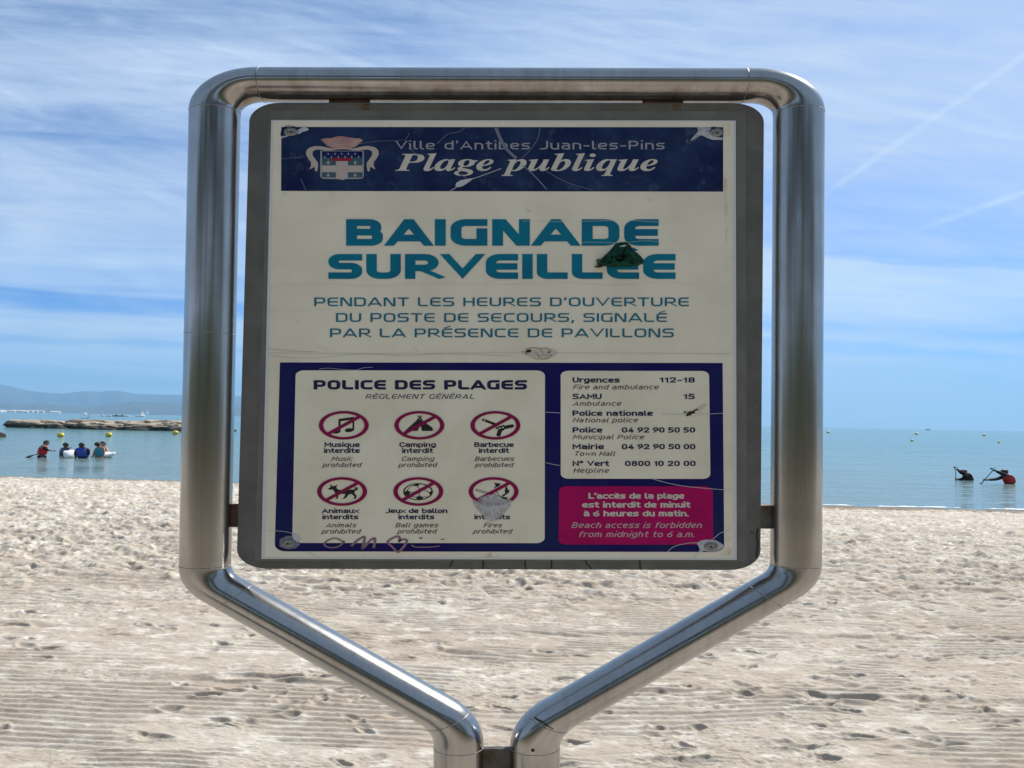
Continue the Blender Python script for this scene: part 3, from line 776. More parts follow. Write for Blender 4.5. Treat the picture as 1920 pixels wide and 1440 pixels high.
# scratches: bright deep ones and faint scuffs
mb = MB()
deep = [([(845, 360), (858, 352), (880, 340), (905, 331), (940, 318)], 1.1), ([(1046, 1018), (1140, 1016), (1210, 1012)], .0),
        ([(1023, 773), (1052, 774.5)], .8), ([(1240, 776), (1300, 777), (1354, 775)], .8), ([(1023, 867), (1040, 871), (1052, 872.5)], .8),
        ([(1222, 897), (1250, 905), (1290, 912), (1370, 919)], .9), ([(1250, 1034), (1262, 1024), (1285, 1018), (1306, 1016.5)], .9), ([(1300, 1046), (1306, 1036), (1312, 1031)], .8), ([(1335, 1010), (1350, 998), (1370, 992)], .9),
        ([(500, 994), (530, 995), (555, 1000)], .8), ([(575, 1034), (600, 1044)], .7), ([(505, 662), (700, 664), (960, 662), (1370, 664)], .8)]
for p, w in deep:
    if w: stroke(mb, sm(p), w, 6.9, 0, False, 1.4)
blob = [(854, 351), (856, 345), (864, 340), (874, 338), (888, 336), (884, 340), (876, 346), (868, 351), (860, 353)]
poly_px(mb, blob, 6.95)
pieces(mb, 'deep_scratch', SCR, poster)
mb = MB()
for p, w in (([(820, 272), (840, 254), (860, 250), (872, 242)], .9), ([(978, 299), (995, 282), (1008, 262), (1012, 243)], .9), ([(1024, 323), (1050, 338), (1080, 350), (1110, 358)], .9), ([(980, 312), (1000, 330), (1025, 357)], 1.8),
             ([(930, 242), (938, 262), (950, 282), (968, 299)], 4.5), ([(674, 272), (710, 267), (757, 265), (768, 252)], .7), ([(765, 266), (775, 286), (788, 294)], .7), ([(863, 330), (872, 334), (876, 340)], 1.0),
             ([(566, 338), (575, 358)], .8), ([(530, 300), (575, 296)], .6)):
    stroke(mb, sm(p), w, 6.92, 0, False, 1.4)
pieces(mb, 'faint_scratch', SCRF, poster)
mb = MB(); rr = random.Random(3)
CRS = mat('film_crease', (.66, .645, .57), .4, 0, .4)
for x, y, L in ((505, 415, 130), (610, 410, 200), (980, 416, 300), (1090, 455, 160), (1240, 470, 130), (520, 535, 300), (820, 533, 500), (510, 582, 200), (600, 692, 100), (557, 851, 90), (700, 800, 120), (760, 930, 100), (560, 985, 60)):
    p = [(x + L * t / 6, y + rr.uniform(-1, 1) + rr.choice((-1, 1)) * t * .5) for t in range(7)]
    stroke(mb, sm(p, 3), .45, 6.0 if y > 690 else 5.9, 0, False, 1.2)
pieces(mb, 'film_crease', CRS, poster)
# creased tape line above the rules block
mb = MB()
for p, w in (([(500, 653), (525, 656), (560, 659), (596, 660)], .6), ([(596, 655), (603, 650), (612, 658)], .4), ([(776, 652), (785, 660)], .4), ([(640, 667), (690, 664), (760, 668), (830, 664), (960, 668)], .5), ([(510, 668), (580, 672), (640, 667)], .5)):
    stroke(mb, sm(p), w, 5.7, 0, False, 1.2)
pieces(mb, 'tape_crease', mat('crease_shadow', (.40, .38, .31), .5), poster)
# burn by the middle of the board and the scraped out phone number
mb = MB()
poly_px(mb, [(976, 661), (986, 655), (1005, 652), (1022, 653), (1040, 656), (1046, 663), (1036, 670), (1024, 675), (1004, 673), (988, 668)], 5.62, 1)
for x, y, rx, ry in ((991, 659, 5.5, 3), (1029, 661, 3.5, 1.7), (987, 662, 3, 1.5)): poly_px(mb, oval(x, y, rx, ry, 10, -.3), 5.9, 0)
for p in ([(985, 655), (1000, 652), (1012, 655), (1018, 664), (1010, 668), (1004, 660)], [(1012, 655), (1024, 653), (1034, 658)], [(1008, 668), (1015, 674), (1026, 672), (1034, 666), (1020, 667)], [(1000, 672), (1012, 676)]): stroke(mb, sm(p), .6, 5.85, 0, False, 1.2)
poly_px(mb, oval(1294, 775, 8, 4, 12, -.15), 6.9, 0); poly_px(mb, oval(1283, 773, 3, 1.5, 8, -.4), 6.9, 0); poly_px(mb, oval(1287, 779, 3, 1.4, 8, .3), 6.9, 0); poly_px(mb, oval(1303, 769, 6, 1.5, 8, -.4), 6.9, 0)
poly_px(mb, oval(1298, 777, 4, 1.2, 8, -.3), 6.98, 2)
poly_px(mb, [(1300, 770), (1312, 762), (1322, 757), (1322, 762), (1310, 772)], 6.85, 1)
pieces(mb, 'burn_mark', [GRIME, STAIN, CREAM2], poster)
# torn film round the four screws, and the screws
def screw(cx, cy, col=SCREWM):
    m_ = MB(); n = 24
    prof = [(12.5, 6.6), (12.0, 8.0), (8.5, 9.0), (2.6, 9.2), (2.2, 7.6)]
    vs = []
    for r_, d_ in prof: vs += [SP(cx + r_ * 1.05 * math.cos(2 * math.pi * k / n), cy + r_ * .62 * math.sin(2 * math.pi * k / n), d_) for k in range(n)]
    fs = [[i * n + k, i * n + (k + 1) % n, (i + 1) * n + (k + 1) % n, (i + 1) * n + k] for i in range(len(prof) - 1) for k in range(n)]
    m_.add(vs, fs, 0); m_.add([SP(cx + 2.4 * math.cos(2 * math.pi * k / n), cy + 1.5 * math.sin(2 * math.pi * k / n), 7.7) for k in range(n)], [list(range(n))], 1)
    fix(m_.build('screw', [col, GRIME], poster, True))
screw(547, 249.5); screw(1342, 250.5); screw(542, 1018); screw(1331, 1023.5)
mb = MB()
A = lambda p: ZZ(p, 490, 220, 17.45)
poly_px(mb, A([(680, 660), (800, 640), (900, 590), (1100, 520), (1290, 410), (1400, 340), (1500, 340), (1510, 400), (1560, 400), (1580, 450), (1480, 490), (1380, 510), (1280, 580), (1160, 590), (1040, 600), (900, 660), (690, 730)]), 6.3, 0)
stroke(mb, sm(A([(680, 650), (690, 500), (800, 370), (880, 320), (1050, 340), (1290, 400)])), 1.1, 6.45, 1)
B_ = lambda p: ZZ(p, 1270, 220, 14.77)
poly_px(mb, B_([(530, 315), (640, 305), (880, 320), (930, 330), (870, 450), (1000, 560), (1120, 580), (1230, 590), (1230, 660), (930, 650), (780, 590), (640, 520), (560, 570), (330, 690), (400, 590), (520, 460), (560, 420)]), 6.3, 0)
stroke(mb, sm(B_([(760, 412), (870, 400), (930, 310), (1060, 310)])), .9, 6.45, 1)
stroke(mb, sm(B_([(260, 640), (240, 720), (340, 740)])), 1, 6.2, 2); stroke(mb, sm(B_([(400, 690), (520, 620)])), 1, 6.2, 2)
C_ = lambda p: ZZ(p, 1280, 990, 16.0)
poly_px(mb, C_([(400, 440), (500, 370), (650, 335), (850, 335), (1000, 360), (1120, 440), (1200, 490), (1190, 560), (1100, 630), (950, 690), (750, 690), (600, 660), (540, 720), (470, 700), (480, 590)]), 6.3, 0)
poly_px(mb, [(526, 1010), (540, 1004), (552, 1004), (562, 1012), (564, 1020), (556, 1027), (540, 1029), (526, 1024)], 6.0, 2)
poly_px(mb, [(549, 1000), (560, 1000), (568, 1008), (560, 1016), (552, 1010)], 6.3, 0)
pieces(mb, 'torn_film', [TEAR, INK, SCRF], poster)
mb = MB()
for pts in ([(1340, 1040), (1352, 1036), (1366, 1024), (1372, 1030), (1368, 1041)], [(1352, 232), (1368, 233), (1370, 262), (1358, 262), (1356, 248)], [(522, 262), (521, 250), (528, 240), (540, 234), (531, 242), (526, 252)], [(1360, 985), (1368, 982), (1371, 1012), (1360, 1015)],
            [(1356, 330), (1362, 340), (1364, 430), (1360, 460), (1357, 400)]): poly_px(mb, pts, 5.15)
pieces(mb, 'damp_stain', mat('damp_stain', (.60, .53, .36), .5, 0, .12, c2=(.78, .74, .60), scale=30, lo=.35, hi=.6), poster)

# clear gum left by a peeled sticker over the fire notice
def gum_mat():
    m = bpy.data.materials.new('clear_gum'); m.use_nodes = True; nt = m.node_tree; b = NB(nt); p = nt.nodes['Principled BSDF']
    tc = b.n('ShaderNodeTexCoord'); n_ = b.noise(tc.outputs['Object'], 90.0, 5.0, .65)
    nt.links.new(b.mix(b.rng(n_, .35, .65), (.36, .37, .40, 1), (.55, .56, .57, 1)), p.inputs['Base Color'])
    p.inputs['Roughness'].default_value = .3
    nt.links.new(b.rng(n_, .34, .60, .35, .95), p.inputs['Alpha'])
    bp = b.n('ShaderNodeBump'); bp.inputs['Strength'].default_value = .5; bp.inputs['Distance'].default_value = .002
    nt.links.new(n_, bp.inputs['Height']); nt.links.new(bp.outputs[0], p.inputs['Normal'])
    return m


GUM = gum_mat()
mb = MB(); E_ = lambda p: ZZ(p, 860, 760)
poly_px(mb, E_([(150, 1010), (200, 1030), (240, 990), (330, 960), (440, 985), (520, 1015), (570, 1015), (560, 1080), (500, 1160), (450, 1200), (420, 1236), (370, 1245), (300, 1232), (270, 1190), (220, 1140), (170, 1090)]), 7.2)
stroke(mb, sm(E_([(310, 1150), (330, 1110), (380, 1100), (420, 1120), (445, 1160), (450, 1200)])), 1.0, 7.3, 1)
stroke(mb, sm(E_([(290, 1200), (330, 1238), (390, 1240), (440, 1210)])), 1.0, 7.3, 1)
mb.build('gum_residue', [GUM, SCR], poster)

# ------------------------------------------------------------------ green rag stuck on the title
OUTL = [(1118, 497), (1123, 488), (1132, 481), (1140, 475), (1146, 466), (1155, 458), (1164, 455), (1173, 456), (1180, 461), (1185, 470), (1193, 475), (1200, 482), (1208, 490), (1206, 496), (1194, 499), (1176, 501), (1155, 502), (1135, 501), (1126, 499)]
mb = MB(); cx, cy = 1163, 487; n = len(OUTL); rings = 7; rr = random.Random(11)
vs = []
for k in range(rings + 1):
    t = k / rings
    for (x, y) in OUTL:
        f = 1 - t; h = 6.5 + 13 * math.sqrt(max(0, 1 - f * f)) * (1 + .35 * math.sin(x * .31 + y * .5 + k)) + (rr.uniform(-4.2, 4.2) if 0 < k < rings else 0)
        vs.append(SP(cx + (x - cx) * f + rr.uniform(-2, 2) * (k < rings), cy + (y - cy) * f + rr.uniform(-1.1, 1.1) * (k < rings), h if k else 6.2))
fs = [[k * n + i, k * n + (i + 1) % n, (k + 1) * n + (i + 1) % n, (k + 1) * n + i] for k in range(rings) for i in range(n)]
mb.add(vs, fs)
GREEN = mat('green_cloth', (.005, .085, .050), .75, 0, .3, c2=(.003, .022, .014), scale=130, bump=.6, bscale=300)
SW = sign.matrix_basis.copy()
def world_thing(mb, name, mats, smooth=True):
    o = mb.build(name, mats, None, smooth); M_ = Matrix.Translation(SIGN_BASE) @ Matrix.Rotation(SIGN_ROT, 4, 'Y'); o.data.transform(M_); fix(o)
    c = sum((v.co for v in o.data.vertices), Vector()) / len(o.data.vertices); o.data.transform(Matrix.Translation(-c)); o.location = c; return o
tail = [SP(1128, 500, 9), SP(1120, 502, 10), SP(1114, 501.5, 9)]
tube3(mb, tail, .0028, 8, 1, .0012)
tube3(mb, [SP(x, y, 9) for x, y in ((1126, 496), (1119, 496), (1118, 491), (1123, 488))], .0018, 8, 1)
poly_px(mb, [(1158, 466.5), (1168, 463.5), (1172, 465), (1164, 467.5)], 21, 2)
rag = world_thing(mb, 'green_rag', [GREEN, GRIME, SCR], False)
tag(rag, 'crumpled dark green rag stuck over the big blue title of the notice board', 'rag')

# ------------------------------------------------------------------ sand
def vnoise(x, y, seed):
    xi = np.floor(x).astype(np.int64); yi = np.floor(y).astype(np.int64); fx = x - xi; fy = y - yi
    fx = fx * fx * (3 - 2 * fx); fy = fy * fy * (3 - 2 * fy)
    def h(a, b_):
        n = (a * 374761393 + b_ * 668265263 + seed * 144665) & 0x7fffffff
        n = ((n ^ (n >> 13)) * 1274126177) & 0x7fffffff
        return ((n ^ (n >> 16)) & 0xffff) / 65535.0
    a = h(xi, yi); b_ = h(xi + 1, yi); c = h(xi, yi + 1); d = h(xi + 1, yi + 1)
    return (a * (1 - fx) + b_ * fx) * (1 - fy) + (c * (1 - fx) + d * fx) * fy


def fbm(x, y, seed, octs=4, gain=.5):
    s = 0; a = 1; t = 0
    for o in range(octs):
        s = s + a * vnoise(x, y, seed + o * 17); t += a; a *= gain; x = x * 2.03 + 5.1; y = y * 2.03 + 1.7
    return s / t


def shore_y(x):
    return np.interp(x, [-60, -17, -10, 8, 14, 60], [29, 26.2, 25.6, 21.6, 21.2, 18]) + 0.25 * (fbm(x * .35, x * 0 + .5, 91, 3) - .5)


def build_sand():
    NR, NC = 1150, 1000
    ys = 1.0 / np.linspace(1 / 2.9, 1 / 31.0, NR)
    ys = np.concatenate([np.linspace(-45, 2.6, 40), ys])
    t = np.linspace(-1, 1, NC); side = np.concatenate([[-14, -6, -3, -1.6, -1.15], t, [1.15, 1.6, 3, 6, 14]])
    Yg, T = np.meshgrid(ys, side, indexing='ij')
    hw = np.maximum(0.72 * Yg + 0.8, 3.0)
    X = T * hw
    dsh = shore_y(X) - Yg
    z = -0.45 * np.clip(1 - dsh / 10.0, 0, 6) ** 1.35
    inside = np.clip((Yg - 2.7) / .2, 0, 1)
    wet = np.clip(dsh / 1.6, 0, 1)                       # the wet strip is smoothed by the waves
    lump = np.zeros_like(z)
    lump += .05 * (fbm(X * .35, Yg * .5, 5, 3) - .5)
    # combed grooves left by the beach rake
    msk = np.clip((fbm(X * .32 + 3, Yg * .9, 31, 3) - .36) / .10, 0, 1) * np.clip((10.5 - Yg) / 3.5, 0, 1)
    msk2 = np.clip((fbm(X * 1.2 + 9, Yg * 2.6, 77, 3) - .44) / .08, 0, 1)
    wob = .10 * (fbm(X * .5, Yg * .5, 45, 3) - .5) * 3 + X * .02
    gv = np.sin((Yg + wob + .03 * fbm(X * 3.1, Yg * 2.0, 46, 3)) * 2 * np.pi / (.060 + .012 * np.round(2 * fbm(X * .2, Yg * .8, 47, 2)))); gsh = np.sign(gv) * np.abs(gv) ** .8
    lump += .0072 * msk * msk2 * gsh
    trod = 1 - .75 * msk * msk2
    far = np.clip((Yg - 4.5) / 5.5, .42, 1)
    lump += trod * far * (.018 * (fbm(X * 2.0, Yg * 3.4, 11, 3, .6) - .5) + .042 * (fbm(X * 6, Yg * 10, 13, 5, .72) - .5))
    lump += np.clip((Yg - 7.5) / 3, 0, 1) * .045 * (fbm(X * 2.6 + 7, Yg * 3.6, 19, 4, .62) - .5)
    rid = lambda sx, sy, sd: 1 - np.abs(2 * fbm(X * sx, Yg * sy, sd, 3, .6) - 1) * 2.2
    lump += np.clip((Yg - 5.5) / 4, .10, 1) * trod * (.040 * rid(2.6, 4.2, 101) + .022 * rid(6.5, 9.5, 103) - .036)
    patch = np.clip((fbm(X * .8 + 4, Yg * 1.6, 88, 3) - .46) / .1, 0, 1)
    lump += (.35 + .65 * patch * trod) * .023 * (fbm(X * 16, Yg * 32, 17, 4, .75) - .5)
    # deeper ruts left by a vehicle
    for yc, sl, dep, wd in ((8.2, .012, .026, .08), (8.75, .012, .020, .06), (6.35, .02, .014, .05), (5.05, -.03, .012, .05), (10.6, .0, .02, .10)):
        q = (Yg - yc - sl * X - .12 * (fbm(X * .7, X * 0 + yc, 61, 2) - .5)) / wd
        seg_ = np.clip((fbm(X * .5 + yc, X * 0, 66, 2) - .40) / .15, 0, 1)
        lump += seg_ * (-dep * np.exp(-q * q) + dep * .75 * np.exp(-(q - 1.7) ** 2))
    # footprints
    rg = np.random.RandomState(4)
    rows0 = 40
    D = np.zeros_like(z); Rm = np.zeros_like(z)
    def stamp(cx, cy, rx, ry, dep, rot):
        i0 = np.searchsorted(ys, cy - 2.6 * max(rx, ry)); i1 = np.searchsorted(ys, cy + 2.6 * max(rx, ry))
        if i1 - i0 < 2: return
        h_ = max(.72 * cy + .8, 3.0)
        j0 = int(np.searchsorted(side, (cx - 2.8 * rx) / h_)) - 6; j1 = int(np.searchsorted(side, (cx + 2.8 * rx) / h_)) + 6
        j0 = max(j0, 0); j1 = min(j1, len(side))
        if j1 - j0 < 2: return
        sx_ = X[i0:i1, j0:j1] - cx; sy_ = Yg[i0:i1, j0:j1] - cy
        a = (sx_ * math.cos(rot) + sy_ * math.sin(rot)) / rx; b_ = (-sx_ * math.sin(rot) + sy_ * math.cos(rot)) / ry
        th = np.arctan2(b_, a); q = (a * a + b_ * b_) * (1 + .38 * np.sin(2 * th + cx * 9) + .25 * np.sin(3 * th + cy * 7)); e_ = 1.1 + (cx * 37 % 1.0) * 1.5
        D[i0:i1, j0:j1] = np.minimum(D[i0:i1, j0:j1], -dep * np.exp(-q ** e_ * .9))
        Rm[i0:i1, j0:j1] = np.maximum(Rm[i0:i1, j0:j1], dep * .5 * np.exp(-((np.sqrt(q) - 1.5) ** 2) * 7))
    def scatter(n, y0, y1, fx, fy, d0, d1, sp):
        for k in range(n):
            cy = math.sqrt(rg.uniform(y0 * y0, y1 * y1)); cx = rg.uniform(-1, 1) * (.72 * cy + .8); sc = rg.uniform(.55, 1.2)
            if vnoise(np.array([cx * .9]), np.array([cy * .9]), 41)[0] < sp: continue
            stamp(cx, cy, fx * sc, fy * sc, rg.uniform(d0, d1), rg.normal(0, .45))
    scatter(70, 3.2, 9, .15, .06, .008, .020, .35)
    scatter(800, 3.2, 9, .060, .026, .008, .022, .38)
    scatter(3800, 8.0, 24.5, .19, .08, .014, .038, .10)
    scatter(5200, 7.5, 22, .10, .045, .014, .034, .15)
    for cx, cy, rx, ry, dep in ((.92, 4.02, .17, .035, .03), (-1.75, 7.75, .60, .06, .030), (-1.55, 5.15, .20, .04, .026), (-.62, 4.95, .20, .04, .024), (1.55, 4.25, .13, .03, .03), (2.1, 5.0, .16, .04, .028), (1.55, 6.3, .14, .05, .025), (2.9, 7.2, .35, .05, .022), (2.25, 4.3, .15, .03, .018)):
        stamp(cx, cy, rx, ry, dep, .05)
    lump += D + Rm * np.clip(1 + D / .006, 0, 1)
    z = z + lump * inside * (.25 + .75 * wet)
    n0, n1 = X.shape
    co = np.stack([X, Yg, z], -1).reshape(-1, 3)
    i = np.arange(n0 * n1).reshape(n0, n1)
    f = np.stack([i[:-1, :-1], i[:-1, 1:], i[1:, 1:], i[1:, :-1]], -1).reshape(-1, 4)
    me = bpy.data.meshes.new('sand'); me.vertices.add(len(co)); me.vertices.foreach_set('co', co.astype(np.float32).ravel())
    me.loops.add(f.size); me.loops.foreach_set('vertex_index', f.astype(np.int32).ravel())
    me.polygons.add(len(f)); me.polygons.foreach_set('loop_start', np.arange(0, f.size, 4, dtype=np.int32)); me.polygons.foreach_set('loop_total', np.full(len(f), 4, np.int32))
    me.polygons.foreach_set('use_smooth', np.ones(len(f), bool)); me.update(); me.validate()
    return me


def sand_mat():
    m = bpy.data.materials.new('dry_sand'); m.use_nodes = True; nt = m.node_tree; b = NB(nt); p = nt.nodes['Principled BSDF']
    geo = b.n('ShaderNodeNewGeometry'); pos = geo.outputs['Position']; sep = b.n('ShaderNodeSeparateXYZ'); nt.links.new(pos, sep.inputs[0])
    mp = b.n('ShaderNodeMapping'); mp.inputs['Scale'].default_value = (.6, 1, 1); nt.links.new(pos, mp.inputs[0])
    n1 = b.noise(mp.outputs[0], 1.1, 5.0, .6); n2 = b.noise(mp.outputs[0], 8.0, 5.0, .65); n3 = b.noise(pos, 140.0, 3.0, .6)
    col = b.mix(b.rng(n1, .38, .64), (.455, .41, .35, 1), (.35, .30, .245, 1))
    col = b.mix(b.rng(n2, .52, .64), col, (.60, .565, .505, 1))
    col = b.mix(b.m('MULTIPLY', b.rng(n2, .44, .30), .5), col, (.31, .26, .205, 1))
    col = b.mix(b.m('MULTIPLY', b.rng(n3, .55, .75), .35), col, (.26, .22, .17, 1))
    damp = b.m('MULTIPLY', b.rng(sep.outputs[1], 12.5, 8.0), b.rng(b.noise(mp.outputs[0], .8, 4.0, .6), .36, .58))
    col = b.mix(b.m('MULTIPLY', damp, .5), col, (.335, .275, .215, 1))
    wet = b.rng(b.m('ADD', sep.outputs[2], b.m('MULTIPLY', b.m('SUBTRACT', n2, .5), .05)), -.335, -.385)
    wrack = b.m('MULTIPLY', b.rng(b.noise(mp.outputs[0], 5.0, 6.0, .7), .46, .6), b.m('MULTIPLY', b.rng(sep.outputs[2], -.28, -.335), b.rng(sep.outputs[2], -.46, -.40)))
    col = b.mix(b.m('MULTIPLY', wet, .85), col, (.15, .115, .08, 1)); col = b.mix(b.m('MULTIPLY', wrack, .6), col, (.12, .08, .05, 1))
    nt.links.new(col, p.inputs['Base Color'])
    p.inputs['Roughness'].default_value = .9; p.inputs['Specular IOR Level'].default_value = .12
    bp = b.n('ShaderNodeBump'); bp.inputs['Strength'].default_value = .6; bp.inputs['Distance'].default_value = .014
    mp2 = b.n('ShaderNodeMapping'); mp2.inputs['Scale'].default_value = (.4, 1, 1); nt.links.new(pos, mp2.inputs[0])
    hgt = b.m('ADD', b.m('MULTIPLY', b.noise(mp2.outputs[0], 34.0, 6.0, .75), 1.4), b.m('MULTIPLY', n3, .25))
    nt.links.new(hgt, bp.inputs['Height']); nt.links.new(bp.outputs[0], p.inputs['Normal'])
    return m


sand = link('sand', build_sand(), sand_mat()); tag(sand, kind='structure')


# ------------------------------------------------------------------ sea
def sea_mat():
    m = bpy.data.materials.new('sea_water'); m.use_nodes = True; nt = m.node_tree; b = NB(nt); p = nt.nodes['Principled BSDF']
    geo = b.n('ShaderNodeNewGeometry'); pos = geo.outputs['Position']; sep = b.n('ShaderNodeSeparateXYZ'); nt.links.new(pos, sep.inputs[0])
    y = sep.outputs[1]
    deep = b.noise(pos, .02, 3.0, .5)
    col = b.mix(b.rng(y, 24, 95), (.125, .180, .170, 1), (.055, .150, .138, 1))
    col = b.mix(b.m('MULTIPLY', b.rng(deep, .45, .65), .35), col, (.08, .185, .165, 1))
    nt.links.new(col, p.inputs['Base Color'])
    p.inputs['Roughness'].default_value = .12; p.inputs['IOR'].default_value = 1.33; p.inputs['Specular IOR Level'].default_value = .17
    mp = b.n('ShaderNodeMapping'); mp.inputs['Scale'].default_value = (.32, 1, 1); nt.links.new(pos, mp.inputs[0])
    w1 = b.noise(mp.outputs[0], 1.5, 3.0, .55, .4); w2 = b.noise(mp.outputs[0], .42, 3.0, .55, .3); w3 = b.noise(mp.outputs[0], .07, 3.0, .6)
    h = b.m('ADD', b.m('MULTIPLY', w1, .20), b.m('ADD', b.m('MULTIPLY', w2, .30), b.m('MULTIPLY', w3, 1.3)))
    bp = b.n('ShaderNodeBump'); bp.inputs['Distance'].default_value = 1.0
    bp.inputs['Strength'].default_value = .62
    nt.links.new(h, bp.inputs['Height']); nt.links.new(bp.outputs[0], p.inputs['Normal'])
    return m


mb = MB(); xs = [-9000, -2000, -400, -100, -40, 0, 40, 100, 400, 2000, 9000]; yy_ = [15, 30, 60, 120, 300, 900, 2500, 5300]
vs = [(x, y, SEA_Z) for y in yy_ for x in xs]; n = len(xs)
mb.add(vs, [[i * n + j, i * n + j + 1, (i + 1) * n + j + 1, (i + 1) * n + j] for i in range(len(yy_) - 1) for j in range(n - 1)])
sea = mb.build('sea', sea_mat()); tag(sea, kind='structure')
# thin line of foam along the water's edge
mb = MB(); xs = np.linspace(-40, 40, 700); base = shore_y(xs)
wdt = np.clip((fbm(xs * 2.3, xs * 0 + 3, 7, 4, .7) - .40) * .7, 0, .13) * np.clip((xs + 2) / 6, 0, 1); off = .25 * (fbm(xs * .5, xs * 0, 23, 3) - .5)
vs = []
for x, y0, w, o_ in zip(xs, base, wdt, off):
    yc = y0 + .12 + o_; vs += [(x, yc - w * .5, SEA_Z + .02), (x, yc, SEA_Z + .02 + .02 * min(1, w * 8)), (x, yc + w * .5 + .002, SEA_Z + .015)]
mb.add(vs, [[3 * i + k, 3 * i + 3 + k, 3 * i + 4 + k, 3 * i + 1 + k] for i in range(len(xs) - 1) for k in (0, 1) if wdt[i] > .02 or wdt[i + 1] > .02])
tag(fix(mb.build('sea_foam', mat('foam', (.62, .64, .65), .7, 0, .3, c2=(.40, .44, .46), scale=9), None, True)), 'thin broken line of white foam along the edge of the sand', 'foam', kind='stuff')


# ------------------------------------------------------------------ hills across the bay
def ridge(name, Y, pts, depth, col, seed, base_drop=3.0):
    xs = np.linspace(pts[0][0], pts[-1][0], 260); py = np.interp(xs, [p[0] for p in pts], [p[1] for p in pts])
    rows = 16; co = []
    crest = []
    for px, yv in zip(xs, py):
        w = W(px, yv, Y); crest.append((w.x, w.z))
    cx_ = np.array([c[0] for c in crest]); cz = np.array([c[1] for c in crest])
    for k in range(rows):
        t = k / (rows - 1)
        prof = math.sin(min(1, t / .6) * math.pi / 2) ** 1.2 if t <= .6 else math.cos((t - .6) / .4 * math.pi / 2)
        yk = Y + (t - .6) * depth
        nz = (fbm(cx_ / 450.0 + t * 2, cx_ * 0 + t * 5, seed, 4, .55) - .5) * .45 * (1 - abs(prof * 2 - 1))
        zz_ = SEA_Z - base_drop + (cz - SEA_Z + base_drop) * np.clip(prof + nz, 0, 1.0)
        co += [(x * (yk / Y), yk, z_) for x, z_ in zip(cx_, zz_)]
    n = len(xs); mb = MB()
    mb.add(co, [[i * n + j, i * n + j + 1, (i + 1) * n + j + 1, (i + 1) * n + j] for i in range(rows - 1) for j in range(n - 1)])
    o = fix(mb.build(name, mat(name + '_scrub', (.05, .065, .04), .9, 0, .1, c2=(.11, .10, .07), scale=.006, bump=0), None, True)); tag(o, kind='structure'); return o


ridge('far_hills', 16000, [(-420, 722), (-200, 708), (-90, 709), (0, 721), (20, 724), (55, 733), (85, 736), (120, 738), (150, 734), (168, 733), (185, 735), (205, 732.5), (225, 733), (250, 738), (300, 740), (345, 740), (450, 742), (600, 752), (800, 770), (980, 784), (1060, 792)], 4500, None, 3)
ridge('near_hills', 11000, [(-420, 752), (-200, 750), (-60, 753), (60, 756), (140, 761), (180, 762), (220, 756), (250, 752.5), (300, 753.5), (345, 757), (450, 760), (560, 769), (700, 781), (760, 786)], 2500, None, 8)
# pale town strung along the far shore
mb = MB(); rr = random.Random(5)
for k in range(70):
    px = rr.choice((rr.uniform(-60, 12), rr.uniform(18, 66), rr.uniform(-60, 110))); Y = rr.uniform(4700, 5150); w = W(px, hor(px), Y)
    a = rr.uniform(10, 30); h = rr.uniform(4, 12); dpt = 14; x, y, z = w.x, Y, SEA_Z
    mb.add([(x - a, y, z), (x + a, y, z), (x + a, y + dpt, z), (x - a, y + dpt, z), (x - a, y, z + h), (x + a, y, z + h), (x + a, y + dpt, z + h), (x - a, y + dpt, z + h), (x - a, y + dpt / 2, z + h + 4), (x + a, y + dpt / 2, z + h + 4)],
           [[0, 1, 5, 4], [1, 2, 6, 5], [2, 3, 7, 6], [3, 0, 4, 7], [4, 5, 9, 8], [6, 7, 8, 9], [5, 6, 9], [7, 4, 8]])
tag(mb.build('coastal_town', mat('pale_render', (.70, .69, .66), .7, c2=(.5, .44, .38), scale=.05)), 'pale far town strung along the shore under the blue hills', 'town', kind='stuff')


# ------------------------------------------------------------------ rocks
def boulder(mb, c, sx, sy, sz, rr, mi=0):
    bm = bmesh.new(); bmesh.ops.create_icosphere(bm, subdivisions=2, radius=1.0)
    sd_ = rr.uniform(0, 99); rot = Matrix.Rotation(rr.uniform(0, 6.28), 3, 'Z') @ Matrix.Rotation(rr.uniform(-.5, .5), 3, 'X')
    vs = []
    for v in bm.verts:
        p = v.co.copy()
        k = .78 + .38 * float(vnoise(np.array([p.x * 1.6 + sd_]), np.array([p.y * 1.6 + p.z * 2.1 + sd_]), 3)[0])
        p = rot @ (Vector((max(-.72, min(.72, p.x)), max(-.72, min(.72, p.y)), max(-.66, min(.66, p.z)))) * k)
        vs.append((c[0] + p.x * sx, c[1] + p.y * sy, c[2] + p.z * sz))
    fs = [[v.index for v in f.verts] for f in bm.faces]; bm.free(); mb.add(vs, fs, mi)


def rock_mat():
    m = bpy.data.materials.new('sea_rock'); m.use_nodes = True; nt = m.node_tree; b = NB(nt); p = nt.nodes['Principled BSDF']
    geo = b.n('ShaderNodeNewGeometry'); sep = b.n('ShaderNodeSeparateXYZ'); nt.links.new(geo.outputs['Position'], sep.inputs[0])
    n1 = b.noise(geo.outputs['Position'], .8, 6.0, .65)
    dry = b.mix(b.rng(n1, .35, .65), (.42, .35, .26, 1), (.20, .16, .115, 1))
    col = b.mix(b.rng(b.m('ADD', sep.outputs[2], b.m('MULTIPLY', n1, .5)),   .52, .12), dry, (.030, .028, .020, 1))
    nt.links.new(col, p.inputs['Base Color']); p.inputs['Roughness'].default_value = .85
    return m


